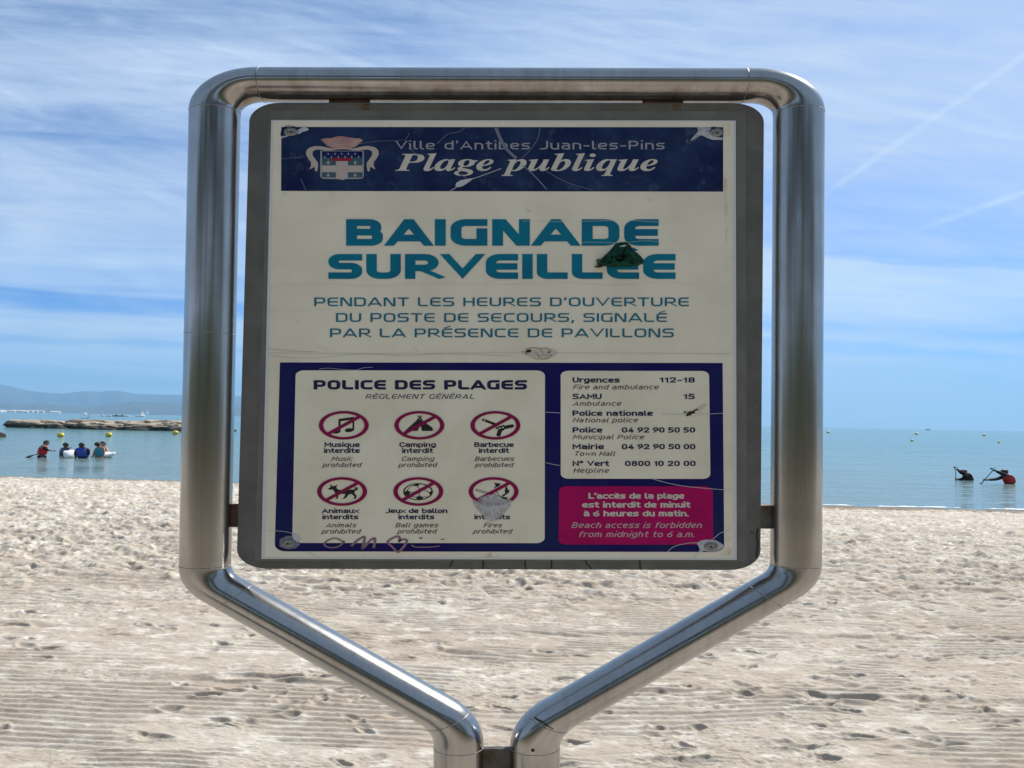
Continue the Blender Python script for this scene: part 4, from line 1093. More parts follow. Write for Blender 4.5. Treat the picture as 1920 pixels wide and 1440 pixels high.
ROCK = rock_mat()
mb = MB(); rr = random.Random(21)
YB = 110.0
xa = W(6, 800, YB).x; xb = W(425, 800, YB).x
for k in range(190):
    t = rr.random() ** .9; x = xa + (xb - xa) * t; lat = rr.uniform(-1, 1)
    env = min(1, t / .07) ** .8
    top = SEA_Z + (1.15 + .12 * math.sin(x * .5)) * env * (1 - abs(lat) ** 1.6) - .1
    s = rr.uniform(.55, 1.45)
    boulder(mb, (x, YB + lat * 3.6 - (t - .5) * 3, top - s * .25 + rr.uniform(-.1, .14)), s * 1.6, s * 1.0, s * .58, rr)
bw = mb.build('rock_breakwater', ROCK, None, False); tag(bw, 'long low breakwater of tan boulders dark at the waterline, behind the paddling group', 'breakwater')
mb = MB(); c = sea_at(-6, 819)
for k in range(5): boulder(mb, (c.x + rr.uniform(-1.0, .5), c.y + rr.uniform(-.4, .4), SEA_Z + .12), rr.uniform(.7, 1.0), .6, rr.uniform(.4, .55), rr)
tag(mb.build('shore_rock', ROCK), 'dark rounded rock breaking the water at the left edge of the picture', 'rock')

# ------------------------------------------------------------------ buoys
YEL = mat('buoy_yellow', (.78, .62, .08), .4, 0, .5, c2=(.55, .38, .03), scale=3)
ROPE = mat('buoy_ring', (.25, .2, .08), .7)


def make_buoy():
    r_ = empty('mooring_buoy', (0, 0, 0))
    m_ = MB(); n = 20; rows = 12; vs = []
    for i in range(rows + 1):
        a = math.pi * i / rows - math.pi / 2
        vs += [(math.cos(a) * math.cos(2 * math.pi * k / n) * 1.45, math.cos(a) * math.sin(2 * math.pi * k / n), math.sin(a) + .82) for k in range(n)]
    m_.add(vs, [[i * n + k, i * n + (k + 1) % n, (i + 1) * n + (k + 1) % n, (i + 1) * n + k] for i in range(rows) for k in range(n)])
    fix(m_.build('float', YEL, r_, True))
    m_ = MB(); tube3(m_, [Vector((0, 0, 1.75)), Vector((0, 0, 2.0))], .16, 10); tube3(m_, [Vector((.28 * math.cos(a), 0, 2.05 + .2 * math.sin(a))) for a in [k * math.pi / 6 for k in range(13)]], .06, 6)
    fix(m_.build('lifting_eye', ROPE, r_, True))
    return r_


BU = [(113.5, 819.5, 4.6, 'yellow ball buoy beyond the person in red, the one nearest the breakwater tip'), (203.5, 818.5, 4.3, 'yellow ball buoy above the two people in turquoise vests'), (328.5, 814.5, 4.0, 'yellow ball buoy beside the left tube of the notice board, under the breakwater'),
      (1553, 812, 2.3, 'small yellow buoy hard beside the right tube of the notice board'), (1718.5, 815, 2.5, 'small yellow buoy just under the horizon, left of the dark boat'), (1710, 827.5, 2.2, 'small dark yellow buoy lower than the one left of the dark boat'),
      (1845, 817.5, 2.4, 'small yellow buoy near the horizon, right of the dark boat'), (1873, 830.5, 2.0, 'small dark yellow buoy farthest right, above the paddler in red')]
proto = None
for px, py, rpx, lab in BU:
    c = sea_at(px, py); s = rpx * (.88 if px > 1000 else 1) / F * c.y
    if proto is None: proto = o = make_buoy()
    else:
        o = proto.copy(); COL.objects.link(o)
        for ch in proto.children: q = ch.copy(); COL.objects.link(q); q.parent = o
    o.location = (c.x, c.y, SEA_Z); o.scale = (s, s, s); o.rotation_euler = (0, 0, px)
    o.rotation_euler = (0, 0, 0); tag(o, lab, 'buoy', 'yellow buoys on the bay')

# ------------------------------------------------------------------ people
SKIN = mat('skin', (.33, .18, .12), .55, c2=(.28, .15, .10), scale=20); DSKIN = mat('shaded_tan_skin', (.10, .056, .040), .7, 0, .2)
HAIR = mat('dark_hair', (.018, .013, .010), .6, c2=(.03, .022, .016), scale=60)
REDS = mat('red_lycra', (.50, .012, .018), .6, c2=(.40, .01, .015), scale=9); WETS = mat('black_wetsuit', (.014, .016, .022), .75, 0, .15, c2=(.02, .02, .028), scale=9)
BLUV = mat('blue_vest', (.010, .060, .36), .55, c2=(.012, .045, .27), scale=8); NAVV = mat('navy_vest', (.02, .04, .12), .55, c2=(.20, .30, .46), scale=5, lo=.5, hi=.6)
TEALV = mat('turquoise_vest', (.012, .26, .33), .55, c2=(.012, .20, .28), scale=8); SHORT = mat('navy_shorts', (.012, .012, .03), .7)
WHITEB = mat('board_white', (.78, .79, .80), .35, 0, .5, c2=(.70, .71, .72), scale=3)
PADM = mat('paddle_black', (.03, .03, .035), .45); PADW = mat('paddle_pale_shaft', (.16, .16, .17), .45)
XS = 1.62


def skin_mesh(pts, edges, radii, levels=1):
    me = bpy.data.meshes.new('sk'); me.from_pydata([tuple(p) for p in pts], edges, [])
    o = bpy.data.objects.new('sk', me); COL.objects.link(o)
    sk = o.modifiers.new('s', 'SKIN'); sk.use_smooth_shade = True
    lay = me.skin_vertices[0].data if len(me.skin_vertices) else None
    if lay is None:
        bpy.context.view_layer.objects.active = o; bpy.ops.mesh.customdata_skin_add(); lay = me.skin_vertices[0].data
    for i, r_ in enumerate(radii): lay[i].radius = (r_, r_) if not isinstance(r_, tuple) else r_; lay[i].use_root = i == 0
    ss = o.modifiers.new('u', 'SUBSURF'); ss.levels = levels; ss.render_levels = levels
    dg = bpy.context.evaluated_depsgraph_get(); out = bpy.data.meshes.new_from_object(o.evaluated_get(dg)); bpy.data.objects.remove(o)
    return out


class Body:
    """one continuous skinned figure; joints are given as (px, py, metres nearer than the anchor)"""
    def __init__(s, px, py): s.c = sea_at(px, py); s.p = []; s.e = []; s.r = []; s.extra = []
    def at(s, px, py, dy=0.0):
        w = W(px, py, s.c.y); l = w - s.c; return Vector((l.x / XS, -dy, l.z))
    def add(s, q, r, frm=None):
        q = q if isinstance(q, Vector) else s.at(*q)
        s.p.append(q); s.r.append(r)
        if frm is not None: s.e.append((frm, len(s.p) - 1))
        return len(s.p) - 1
    def hand(s, i, d):
        """palm, four curled fingers and a thumb beyond the wrist joint i, pointing along d"""
        d = d.normalized(); a = d.cross(Vector((0, 1, 0)));
        if a.length < .1: a = d.cross(Vector((1, 0, 0)))
        a.normalize(); nrm = d.cross(a)
        pm = s.add(s.p[i] + d * .06, .032, i)
        fp = []; fe = []; fr = []
        for k in range(4):
            b0 = s.p[pm] + a * (k - 1.5) * .019 + d * .02; ln = (.062, .074, .070, .054)[k]
            q = len(fp); fp += [b0, b0 + d * ln * .55 + nrm * .008, b0 + d * ln + nrm * .030]; fe += [(q, q + 1), (q + 1, q + 2)]; fr += [.0095, .009, .0075]
        q = len(fp); b0 = s.p[pm] - d * .02 - a * .022; fp += [b0, b0 - a * .028 + d * .022, b0 - a * .032 + d * .052 + nrm * .012]; fe += [(q, q + 1), (q + 1, q + 2)]; fr += [.012, .0105, .009]
        s.extra.append((fp, fe, fr))
    def build(s, name, label, m_, dress, headbm=None):
        root = empty(name, s.c); root.rotation_euler = (0, 0, 0); tag(root, label, 'person')
        me = skin_mesh(s.p, s.e, s.r, 2); bm = bmesh.new(); bm.from_mesh(me)
        if headbm is not None:
            q = bpy.data.meshes.new('hd'); headbm.to_mesh(q); headbm.free(); bm.from_mesh(q); bpy.data.meshes.remove(q)
        for fp, fe, fr in s.extra:
            for k in range(0, len(fp), 3):
                q = skin_mesh(fp[k:k + 3], [(0, 1), (1, 2)], fr[k:k + 3], 1); bm.from_mesh(q); bpy.data.meshes.remove(q)
        bm.to_mesh(me); bm.free(); me.transform(Matrix.Diagonal((XS, 1, 1, 1))); me.polygons.foreach_set('use_smooth', [True] * len(me.polygons))
        link('body', me, m_, root)
        for nm, pts, ed, rd, mm in dress:
            q = skin_mesh(pts, ed, rd, 2); q.transform(Matrix.Diagonal((XS, 1, 1, 1))); link(nm, q, mm, root)
        return root


def head_mesh(c, r, face, hairy):
    """skull with jaw, nose, brow, eye hollows and ears; or the cap of hair over it"""
    f = Vector(face).normalized(); sd = f.cross(Vector((0, 0, 1))).normalized(); bm = bmesh.new(); bmesh.ops.create_icosphere(bm, subdivisions=3, radius=1.0)
    kill = []
    for v in bm.verts:
        p = v.co.copy(); fr = p.x; la = p.y; h = p.z                        # x looks ahead, y to the side, z up
        q = Vector((fr * .98, la * .80, h * 1.12))
        if h < 0 and fr > -.2: q.y *= 1 + .28 * h; q.x *= 1 + .05 * h
        if not hairy:
            if fr > .8 and abs(la) < .16 and -.35 < h < .12: q.x += .22 * (1 - abs(la) / .16)
            if fr > .6 and .12 < abs(la) < .5 and .02 < h < .24: q.x -= .07
            if fr > .8 and abs(la) < .3 and -.62 < h < -.45: q.x += .05
            if abs(la) > .88 and abs(fr) < .25 and -.2 < h < .2: q.y *= 1.16
        else:
            q *= 1.13; q.x -= .04
            if fr > .30 + .9 * h and h < .62: kill.append(v)
            if h < -.55: kill.append(v)
            q += Vector((0, 0, .05 * math.sin(9 * la + 5 * fr)))
        w = (f * q.x + sd * q.y + Vector((0, 0, q.z))) * r + c; v.co = w
    if kill: bmesh.ops.delete(bm, geom=list(set(kill)), context='VERTS')
    return bm


def figure(px, py, head, neck, chest, hip, lsh, lel, lwr, rsh, rel, rwr, legs, name_label, skin, top, bottom, face=(0, 1, 0), wide=1.0, sleeves=None, hr=.088):
    b = Body(px, py)
    h = b.add(hip, .130 * wide)                                 # root at the pelvis
    ch = b.add((b.p[h] + b.at(*chest)) / 2, .130 * wide, h); c = b.add(chest, .135 * wide, ch); n = b.add(neck, .055, c)
    hc = b.at(*head); b.add(hc - Vector((0, 0, .01)), .05, n)
    for s_, e_, w_ in ((lsh, lel, lwr), (rsh, rel, rwr)):
        a1 = b.add(s_, .066, c); a2 = b.add(e_, .050, a1); a3 = b.add(w_, .036, a2); b.hand(a3, b.p[a3] - b.p[a2])
    for kn, an in legs:
        k1 = b.add(b.p[h] + (b.at(*kn) - b.p[h]) * .18, .095, h); k2 = b.add(kn, .065, k1); k3 = b.add(an, .045, k2); b.add(b.p[k3] + Vector((0, .14, -.03)), .04, k3)
    P = b.p; g = 1.12; low = P[h] + (P[h] - P[c]).normalized() * .07
    sh1 = b.at(*lsh); sh2 = b.at(*rsh)
    dress = [('vest', [low, P[h], P[ch], P[c], P[c] * .4 + P[n] * .6, sh1 * .9 + P[c] * .1, sh2 * .9 + P[c] * .1], [(0, 1), (1, 2), (2, 3), (3, 4), (3, 5), (3, 6)],
              [.125 * wide * g, .136 * wide * g, .138 * wide * g, .142 * wide * g, .078, .08, .08], top)]
    if sleeves:
        for s_, e_, w_ in ((lsh, lel, lwr), (rsh, rel, rwr)):
            A, E_, W_ = b.at(*s_), b.at(*e_), b.at(*w_)
            dress.append(('sleeve', [A, (A + E_) / 2, E_, E_ * .2 + W_ * .8], [(0, 1), (1, 2), (2, 3)], [.080, .070, .062, .050], sleeves))
    dress.append(('shorts', [low, low - Vector((0, 0, .10)), low * .6 + b.at(*legs[0][0]) * .4 - Vector((0, 0, .05)), low * .6 + b.at(*legs[1][0]) * .4 - Vector((0, 0, .05))], [(0, 1), (1, 2), (1, 3)], [.148 * wide, .15 * wide, .115, .115], bottom))
    root = b.build('person', name_label, skin, dress, head_mesh(hc, hr, face, False))
    bm = head_mesh(hc, hr, face, True); me = bpy.data.meshes.new('hair'); bmesh.ops.solidify(bm, geom=bm.faces, thickness=.012); bm.to_mesh(me); bm.free()
    me.transform(Matrix.Diagonal((XS, 1, 1, 1))); me.polygons.foreach_set('use_smooth', [True] * len(me.polygons)); link('hair', me, HAIR, root)
    return root


# the instructor in red, thigh deep, leaning to the right with one hand held out
figure(80, 858, (88, 830.5), (85.5, 834), (82, 838.5), (79, 850), (86, 837, .17), (92, 843.5, .2), (98, 844.2, .16), (77.5, 838, -.1), (74, 845, -.05), (74.5, 850, .1),
       [((82, 862, .1), (83, 874, .05)), ((76.5, 862, -.05), (77, 874, -.1))], 'person in red and black standing thigh deep, one arm out, paddle trailing behind', SKIN, REDS, SHORT, face=(1, -.3, 0), sleeves=WETS, wide=1.0)
# sitter in the dark patterned vest
figure(121, 855.5, (123, 834.5), (123.5, 838.5), (124, 842), (125, 854), (116.5, 841, -.02), (115.5, 849, .05), (116.5, 857, .12), (131, 841, .05), (134, 847, .16), (131, 852, .25),
       [((122, 858, .3), (121, 868, .3)), ((128, 858, .3), (128, 868, .3))], 'person in a dark vest with pale blue pattern, behind a white board', DSKIN, NAVV, SHORT, face=(.15, -1, 0), sleeves=NAVV, wide=.92)
# the broad blue vest
figure(153, 859, (153.5, 834.5), (153.5, 838), (154, 842.5), (155, 855), (144.5, 842, -.05), (142, 848, -.02), (143, 857, .05), (163, 841, 0), (166, 848, .02), (165.5, 855, .05),
       [((151, 862, -.15), (150, 872, -.15)), ((160, 862, -.15), (161, 872, -.15))], 'person in a bright blue vest, seen from behind between the white boards', DSKIN, BLUV, SHORT, sleeves=WETS, wide=1.2)
# the turquoise pair on the white board
figure(186, 858, (182.5, 833.5), (185, 837.5), (187.5, 841.5), (187.5, 854.5), (181.5, 841, .02), (178.5, 848, .05), (177, 854.5, .1), (193.5, 840, 0), (195.5, 847, .05), (195.5, 854, .1),
       [((184, 859, .1), (183, 868, .1)), ((191, 859, .1), (191, 868, .1))], 'person in a turquoise vest leaning left on a white board, bare arms', SKIN, TEALV, SHORT, wide=.95, face=(-.6, 1, 0))
figure(196, 855, (192.5, 832), (193.5, 835.5), (195, 840), (199, 851), (191, 838, -.02), (190, 845, .0), (191, 851, .05), (198, 838, .02), (200.5, 843.5, .1), (201, 849, .15),
       [((202, 856, .1), (203, 866, .1)), ((196, 856, .1), (196, 866, .1))], 'person half hidden behind the turquoise vest, bare shoulder', SKIN, SKIN, TEALV, wide=.8, face=(-.4, -1, 0))
# the two paddlers on the right
figure(1815, 900.5, (1805.5, 885.5), (1809, 887), (1812.5, 889.5), (1817, 899), (1806.5, 888.5, .12), (1797, 884, .15), (1792.5, 880.3, .12), (1813, 891, .0), (1806, 898, .0), (1794, 898.4, .1),
       [((1811, 906, .1), (1812, 916, .1)), ((1818, 906, 0), (1820, 916, 0))], 'dark figure low in the water, one arm raised to an upright paddle', DSKIN, WETS, SHORT, face=(-1, .2, -.3), sleeves=WETS, wide=.85)
figure(1892, 907, (1882, 885.5), (1886, 888.5), (1890, 893), (1893.5, 904), (1882, 890.5, .12), (1872, 887, .16), (1862.5, 881.8, .12), (1885.5, 893, -.05), (1866, 898.5, .05), (1846, 899.3, .15),
       [((1886, 912, .1), (1888, 922, .1)), ((1896, 912, 0), (1898, 922, 0))], 'person in a red top leaning left with both arms stretched to a slanted paddle', DSKIN, REDS, SHORT, face=(-1, .15, -.2), sleeves=WETS, wide=1.05)


def paddle(pxs, label, m_, bw_=.085, dy=.12):
    c = sea_at(pxs[-1][0], pxs[-1][1] + 2)
    Yd = c.y - dy if len(pxs[0]) < 3 else pxs[0][2]
    P0 = W(pxs[0][0], pxs[0][1], Yd); P1 = W(pxs[-1][0], pxs[-1][1], Yd)
    r_ = empty('paddle', P1); tag(r_, label, 'paddle', 'paddles held by the group')
    d = (P1 - P0); L = d.length; d.normalize()
    m1 = MB(); tube3(m1, [P0 - P1, Vector((0, 0, 0))], .017, 8); fix(m1.build('shaft', m_, r_, True))
    sd_ = d.cross(Vector((0, 1, 0))).normalized()
    m2 = MB(); n = 12; vs = []
    for k in range(n + 1):
        t = k / n; w = bw_ * math.sin(math.pi * min(1, .12 + t * .86)) ** .6
        for a, b_ in ((w, .004), (-w, .004), (-w, -.006), (w, -.006)): vs.append(d * (t * .42 - .05) + sd_ * a + Vector((0, b_, 0)))
    m2.add(vs, [[k * 4 + a, k * 4 + (a + 1) % 4, k * 4 + 4 + (a + 1) % 4, k * 4 + 4 + a] for k in range(n) for a in range(4)] + [[0, 1, 2, 3], [n * 4 + 3, n * 4 + 2, n * 4 + 1, n * 4]])
    fix(m2.build('blade', m_, r_))
    m3_ = MB(); tube3(m3_, [P0 - P1 - sd_ * .06, P0 - P1 + sd_ * .06], .018, 8); fix(m3_.build('grip', m_, r_, True))


Yr = sea_at(80, 858).y
paddle([(74.5, 850, Yr - .1), (60, 854.5)], 'dark paddle trailing low behind the person in red, blade towards the left', PADM, .045)
paddle([(1792, 880, sea_at(1815, 900.5).y - .14), (1792, 913)], 'thin upright paddle held by the dark figure low in the water', PADW, .06)
paddle([(1862, 881.5, sea_at(1892, 907).y - .15), (1839, 908)], 'slanted dark paddle held by the person in the red top', PADM)


def sup(px, py, lenpx, label, yaw=0.0, tilt=0.0, thick=.16, dy=0):
    c = sea_at(px, py); L = lenpx / F * c.y
    m_ = MB(); n = 28; rows = []
    vs = []; prof = 10
    for i in range(n + 1):
        t = i / n; w = math.sin(math.pi * min(.985, max(.015, t))) ** .55 * .40; rise = .12 * (2 * t - 1) ** 4
        for k in range(prof):
            a = 2 * math.pi * k / prof; vs.append(((t - .5) * L, w * math.cos(a), rise + thick * .5 * math.sin(a) * (math.sin(math.pi * min(.985, max(.015, t))) ** .4)))
    m_.add(vs, [[i * prof + k, i * prof + (k + 1) % prof, (i + 1) * prof + (k + 1) % prof, (i + 1) * prof + k] for i in range(n) for k in range(prof)] + [list(range(prof))[::-1], [n * prof + k for k in range(prof)]])
    o = fix(m_.build('paddle_board', WHITEB, None, True)); o.location = (c.x, c.y - dy, SEA_Z + thick * .35); o.rotation_euler = (tilt, 0, yaw)
    tag(o, label, 'paddle board', 'white paddle boards among the group')


sup(131.5, 857.8, 22, 'white board between the person in the dark patterned vest and the blue vest', .12, .30, .40)
sup(196, 857.2, 40, 'white board under the two people in turquoise', -.12, .12, .30)

# ------------------------------------------------------------------ boats far out
SAIL = bpy.data.materials.new('sailcloth'); SAIL.use_nodes = True; _n = SAIL.node_tree
_t = _n.nodes.new('ShaderNodeBsdfTranslucent'); _t.inputs[0].default_value = (.9, .9, .9, 1); _m = _n.nodes.new('ShaderNodeMixShader'); _m.inputs[0].default_value = .55
_n.nodes['Principled BSDF'].inputs['Base Color'].default_value = (.85, .86, .87, 1); _n.links.new(_n.nodes['Principled BSDF'].outputs[0], _m.inputs[1]); _n.links.new(_t.outputs[0], _m.inputs[2]); _n.links.new(_m.outputs[0], _n.nodes['Material Output'].inputs[0])
DARKB = mat('dark_rubber', (.05, .06, .075), .6); HULLW = mat('white_hull', (.75, .76, .77), .4)


def hull(mb, L, wid, h, mi=0):
    n = 14; vs = []
    for i in range(n + 1):
        t = i / n; w = wid * .5 * (1 - (2 * t - 1) ** 4 * (.9 if t > .5 else .35)); sh = h * (1 + .35 * (2 * t - 1) ** 2)
        for a, b_ in ((-1, 1), (-.7, .1), (0, -.2), (.7, .1), (1, 1)): vs.append(((t - .5) * L, w * a, sh * b_ if b_ > 0 else h * b_))
    fs = [[i * 5 + k, i * 5 + k + 1, (i + 1) * 5 + k + 1, (i + 1) * 5 + k] for i in range(n) for k in range(4)]
    fs += [[i * 5 + 4, i * 5, (i + 1) * 5, (i + 1) * 5 + 4] for i in range(n)] + [[0, 1, 2, 3, 4], [n * 5 + k for k in (4, 3, 2, 1, 0)]]
    mb.add(vs, fs, mi)


def sail_mesh(mb, base, H, Wd, bulge=.25, lean=0.0, mi=0):
    vs = []; n = 8
    for i in range(n + 1):
        t = i / n
        for j in range(5):
            s_ = j / 4; vs.append(base + Vector((Wd * s_ * (1 - t) ** .8 + lean * t, -bulge * math.sin(math.pi * s_) * (1 - t), H * t)))
    fs = [[i * 5 + j, i * 5 + j + 1, (i + 1) * 5 + j + 1, (i + 1) * 5 + j] for i in range(n) for j in range(4)]
    k = len(vs); mb.add(vs + [v + Vector((0, .02, 0)) for v in vs], fs + [[a + k for a in f[::-1]] for f in fs], mi)


def dinghy(px, py, Lpx, Hpx, label, lean):
    c = sea_at(px, py); s = c.y / F; r_ = empty('sailing_dinghy', (c.x, c.y, SEA_Z)); tag(r_, label, 'sailing dinghy', 'dinghies out on the bay')
    m_ = MB(); hull(m_, Lpx * s, Lpx * s * .35, s * 1.3); fix(m_.build('hull', HULLW, r_, True))
    m_ = MB(); tube3(m_, [Vector((0, 0, 0)), Vector((lean * Hpx * s, 0, Hpx * s))], .045, 6); m_.build('mast', DARKB, r_)
    m_ = MB(); sail_mesh(m_, Vector((.05, 0, s * 1.2)), Hpx * s * .9, Lpx * s * .55, .2, lean * Hpx * s); m_.build('sail', SAIL, r_, True)


dinghy(263, 781.3, 17, 10, 'low white dinghy with a leaning sail beyond the breakwater', .3)
dinghy(275, 777.6, 8, 10, 'distant dinghy with one upright white sail, farthest out', .03)
# windsurfer
c = sea_at(160, 784.5); s = c.y / F; r_ = empty('windsurf_board', (c.x, c.y, SEA_Z)); tag(r_, 'windsurf board with a rounded white sail and dark mast above the breakwater', 'windsurfer')
m_ = MB(); hull(m_, 17 * s, 3 * s, .6 * s); fix(m_.build('board', DARKB, r_, True))
m_ = MB(); tube3(m_, [Vector((2 * s, 0, .5 * s)), Vector((6 * s, 0, 4 * s)), Vector((8.5 * s, 0, 10 * s))], .28 * s, 6); m_.build('mast', DARKB, r_)
m_ = MB(); q = oval(0, 0, 3.4 * s, 2.9 * s, 20); m_.add([Vector((a - .5 * s, -.4 * s * math.cos(a), b_ + 7.8 * s)) for a, b_ in q] + [Vector((a - .5 * s, .25 * s, b_ + 7.8 * s)) for a, b_ in q], [list(range(20)), list(range(39, 19, -1))] + [[k, (k + 1) % 20, 20 + (k + 1) % 20, 20 + k] for k in range(20)]); fix(m_.build('sail', SAIL, r_, True))
# dark inflatable with two people aboard, small white hulls beside it
c = sea_at(219, 780.8); s = c.y / F; r_ = empty('inflatable_boat', (c.x, c.y, SEA_Z)); tag(r_, 'dark inflatable boat with two people aboard beyond the breakwater', 'boat')
m_ = MB(); hull(m_, 27 * s, 6 * s, 1.5 * s); fix(m_.build('hull', DARKB, r_, True))
m_ = MB(); tube3(m_, [Vector((-13 * s, -2.6 * s, 2.6 * s)), Vector((-10 * s, -3 * s, 1.4 * s)), Vector((12 * s, -3 * s, 1.2 * s))], .7 * s, 8); fix(m_.build('side_tube', DARKB, r_, True))
for px, lab in ((218, 'dark tiny figure sitting in the middle of the inflatable boat'), (229, 'dark tiny figure sitting at the right end of the inflatable boat')):
    figure_c = sea_at(219, 780.8)
    b = Body(219, 780.8); sc_ = s
    q = lambda dx, dz, dy=0: Vector(((px - 219 + dx) * sc_ / XS, -dy, dz * sc_))
    h = b.add(q(0, 1.2), .2); c1 = b.add(q(0, 3.0), .26, h); nn = b.add(q(0, 3.9), .1, c1); hd = b.add(q(0, 4.5), .15, nn); b.add(q(0, 5.0), .13, hd)
    for sg in (-1, 1):
        a1 = b.add(q(sg * .8, 3.4), .11, c1); a2 = b.add(q(sg * 1.2, 2.4, .1), .08, a1); a3 = b.add(q(sg * 1.0, 1.6, .3), .06, a2); b.hand(a3, b.p[a3] - b.p[a2]); k1 = b.add(q(sg * .5, 1.2, .4), .12, h); b.add(q(sg * .5, .4, .7), .08, k1)
    P = b.p; b.build('person', lab, DSKIN, [('jacket', [P[h], P[c1], (P[c1] + P[nn]) / 2], [(0, 1), (1, 2)], [.25, .31, .17], WETS), ('hair', [P[hd], P[hd] + Vector((0, 0, .2))], [(0, 1)], [.17, .15], HAIR)])
for px, py, L, lab in ((192, 780.5, 7, 'small white boat farthest left of the inflatable boat'), (204, 781, 12, 'white boat touching the left end of the inflatable boat'), (238, 781.4, 9, 'low white boat right of the inflatable boat')):
    c = sea_at(px, py); s = c.y / F; r_ = empty('small_boat', (c.x, c.y, SEA_Z)); tag(r_, lab, 'boat', 'white boats beyond the breakwater')
    m_ = MB(); hull(m_, L * s, L * s * .35, s * 1.6); fix(m_.build('hull', HULLW, r_, True))
    m_ = MB(); m_.add([Vector((a * L * s * .16, b_ * L * s * .1, z_)) for z_ in (s * 1.4, s * 2.8) for a, b_ in ((-1, -1), (1.2, -1), (1.2, 1), (-1, 1))], [[0, 1, 5, 4], [1, 2, 6, 5], [2, 3, 7, 6], [3, 0, 4, 7], [4, 5, 6, 7]]); fix(m_.build('cabin', HULLW, r_))
c = sea_at(1740, 806.6); s = c.y / F; r_ = empty('motor_boat', (c.x, c.y, SEA_Z)); tag(r_, 'tiny dark boat on the horizon at the right', 'boat')
m_ = MB(); hull(m_, 10 * s, 3 * s, .9 * s); fix(m_.build('hull', DARKB, r_, True))
m_ = MB(); m_.add([Vector((a * s, b_ * s, z_ * s)) for z_, k in ((.8, 1), (2.0, .7)) for a, b_ in ((-2.2 * k, -.8), (1.5 * k, -.8), (1.5 * k, .8), (-2.2 * k, .8))], [[0, 1, 5, 4], [1, 2, 6, 5], [2, 3, 7, 6], [3, 0, 4, 7], [4, 5, 6, 7]]); fix(m_.build('cabin', DARKB, r_))

# ------------------------------------------------------------------ unseen wall and greenery, added behind the camera to darken the steel and poster
mb = MB()  # invented low wall, out of view, for the tubes to mirror
prof = [(-4.4, -.4), (-4.4, 1.0), (-4.3, 1.08), (-4.95, 1.11), (-4.95, -.4)]
xs = np.linspace(-34, 34, 35); n = len(prof)
mb.add([(x, y, z) for x in xs for y, z in prof], [[i * n + k, i * n + (k + 1) % n, (i + 1) * n + (k + 1) % n, (i + 1) * n + k] for i in range(len(xs) - 1) for k in range(n)] + [list(range(n)), [(len(xs) - 1) * n + k for k in range(n)]])
tag(fix(mb.build('added_wall', mat('added_wall_stone', (.26, .22, .18), .85, c2=(.16, .135, .11), scale=2.0, bump=.3))), 'long low stone wall added out of view for the steel to reflect', 'wall')
LEAF = mat('added_foliage', (.030, .050, .018), .7, c2=(.055, .075, .028), scale=1.2); BARK = mat('added_bark', (.10, .065, .045), .9, c2=(.05, .035, .025), scale=6)


mb = MB(); rr = random.Random(9); nx, nz = 150, 16; vs = []  # added leafy band, never in view, gives the tubes a dark reflection
for side_, y0 in ((0, -5.4), (1, -7.6)):
    for j in range(nz + 1):
        for i in range(nx + 1):
            x = -30 + 60 * i / nx; t = j / nz; h = 2.7 + .9 * float(fbm(np.array([x * .5]), np.array([.3]), 51, 3)[0])
            d_ = (.55 * rr.random() + .5 * t ** 4) * (1 if side_ == 0 else -1)
            vs.append((x + rr.uniform(-.15, .15), y0 - d_, -.2 + t * h + rr.uniform(-.12, .12)))
q = (nx + 1) * (nz + 1); fs = []
for o_ in (0, q):
    for j in range(nz):
        for i in range(nx): a = o_ + j * (nx + 1) + i; fs.append([a, a + 1, a + nx + 2, a + nx + 1])
for i in range(nx): a = nz * (nx + 1) + i; fs.append([a, a + 1, q + a + 1, q + a])
mb.add(vs, fs)
tag(fix(mb.build('added_hedge', LEAF)), 'tall dark leafy screen added out of view, reflected in the steel tubes', 'added_hedge')


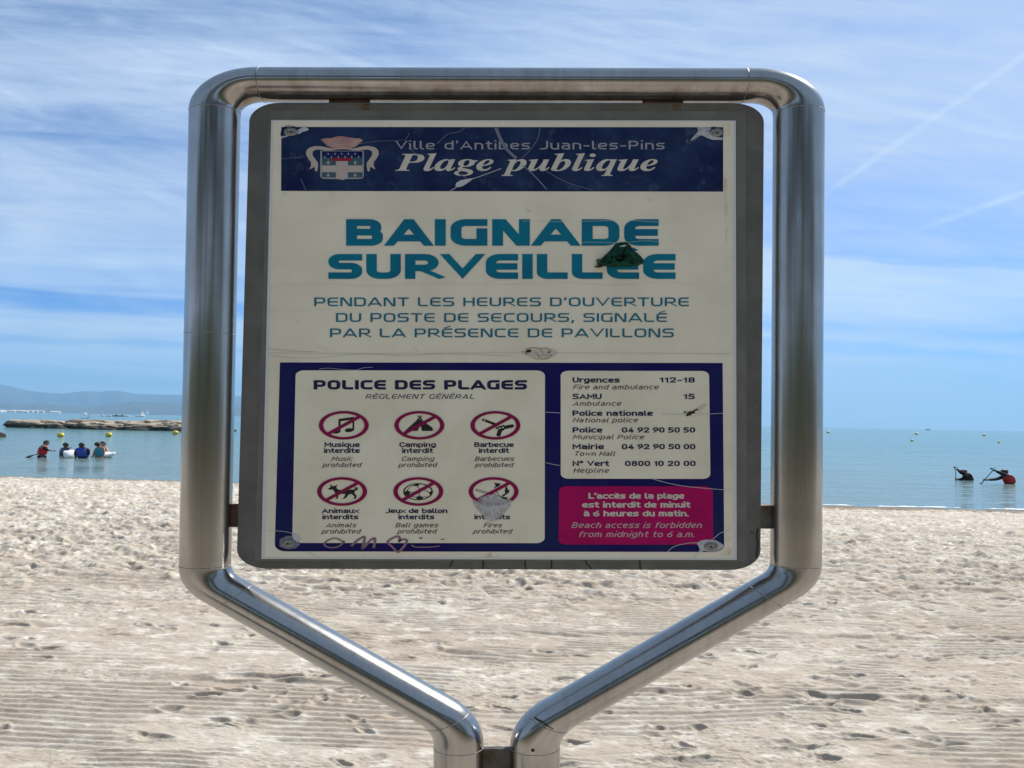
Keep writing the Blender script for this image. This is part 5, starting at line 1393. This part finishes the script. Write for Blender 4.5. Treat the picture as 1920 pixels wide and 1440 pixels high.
def make_added_pine():  # unseen tree, added to put dark shapes into the steel
    r_ = empty('added_pine', (0, 0, 0)); rr = random.Random(2)
    m_ = MB(); top = Vector((.5, 0, 4.6)); tube3(m_, [Vector((0, 0, -.4)), Vector((.1, 0, 1.5)), Vector((.3, .1, 3.2)), top], .26, 10, 0, .15)
    for k in range(7):
        a = k * .9; tube3(m_, [top - Vector((0, 0, rr.uniform(.2, 1.2))), top + Vector((math.cos(a) * 1.3, math.sin(a) * 1.2, .7)), top + Vector((math.cos(a) * 2.6, math.sin(a) * 2.2, 1.3))], .10, 6, 0, .04)
    fix(m_.build('trunk', BARK, r_, True))
    m_ = MB()
    for k in range(46):
        a = rr.uniform(0, 6.28); q = rr.random() ** .5 * 3.1; cc = top + Vector((math.cos(a) * q, math.sin(a) * q * .9, rr.uniform(-.3, 1.9) * (1 - q / 4.2) + .6))
        for j in range(34):
            d = Vector((rr.gauss(0, 1), rr.gauss(0, 1), rr.gauss(0, .7))); p = cc + d * .34; t = Vector((rr.gauss(0, 1), rr.gauss(0, 1), rr.gauss(0, .6))).normalized(); u_ = t.cross(Vector((rr.random(), rr.random(), 1))).normalized()
            m_.add([p - t * .22, p + u_ * .09, p + t * .22, p - u_ * .09], [[0, 1, 2, 3]])
    m_.build('crown', LEAF, r_); return r_


proto = None
for k, (x, y, s_) in enumerate(((-13, -10, 1.1), (-7.5, -9.2, 1.0), (-2.6, -9.8, 1.15), (2.2, -9.3, 1.0), (7.2, -9.8, 1.1), (12.6, -9.4, .95))):
    if proto is None: proto = o = make_added_pine()
    else:
        o = proto.copy(); COL.objects.link(o)
        for c_ in proto.children: q = c_.copy(); COL.objects.link(q); q.parent = o
    o.location = (x, y, 0); o.scale = (s_, s_, s_); o.rotation_euler = (0, 0, k * 1.7); tag(o, 'umbrella pine added out of view, darkening the reflections in the steel', 'tree', 'added pines out of view behind the camera')

# ------------------------------------------------------------------ air over the bay
mb = MB()
x0, x1, y0, y1, z0, z1 = -16000, 16000, -300, 19500, -9, 1100
mb.add([(x0, y0, z0), (x1, y0, z0), (x1, y1, z0), (x0, y1, z0), (x0, y0, z1), (x1, y0, z1), (x1, y1, z1), (x0, y1, z1)], [[3, 2, 1, 0], [4, 5, 6, 7], [0, 1, 5, 4], [1, 2, 6, 5], [2, 3, 7, 6], [3, 0, 4, 7]])
hm = bpy.data.materials.new('sea_air'); hm.use_nodes = True; nt = hm.node_tree; nt.nodes.clear()
pv = nt.nodes.new('ShaderNodeVolumePrincipled'); pv.inputs['Color'].default_value = (.32, .63, 1.0, 1); pv.inputs['Density'].default_value = .000075; pv.inputs['Anisotropy'].default_value = .1
ou = nt.nodes.new('ShaderNodeOutputMaterial'); nt.links.new(pv.outputs[0], ou.inputs['Volume'])
tag(mb.build('haze', hm), 'thin blue sea haze over the bay', 'haze', kind='stuff')
S.cycles.max_bounces = 6; S.cycles.volume_bounces = 0
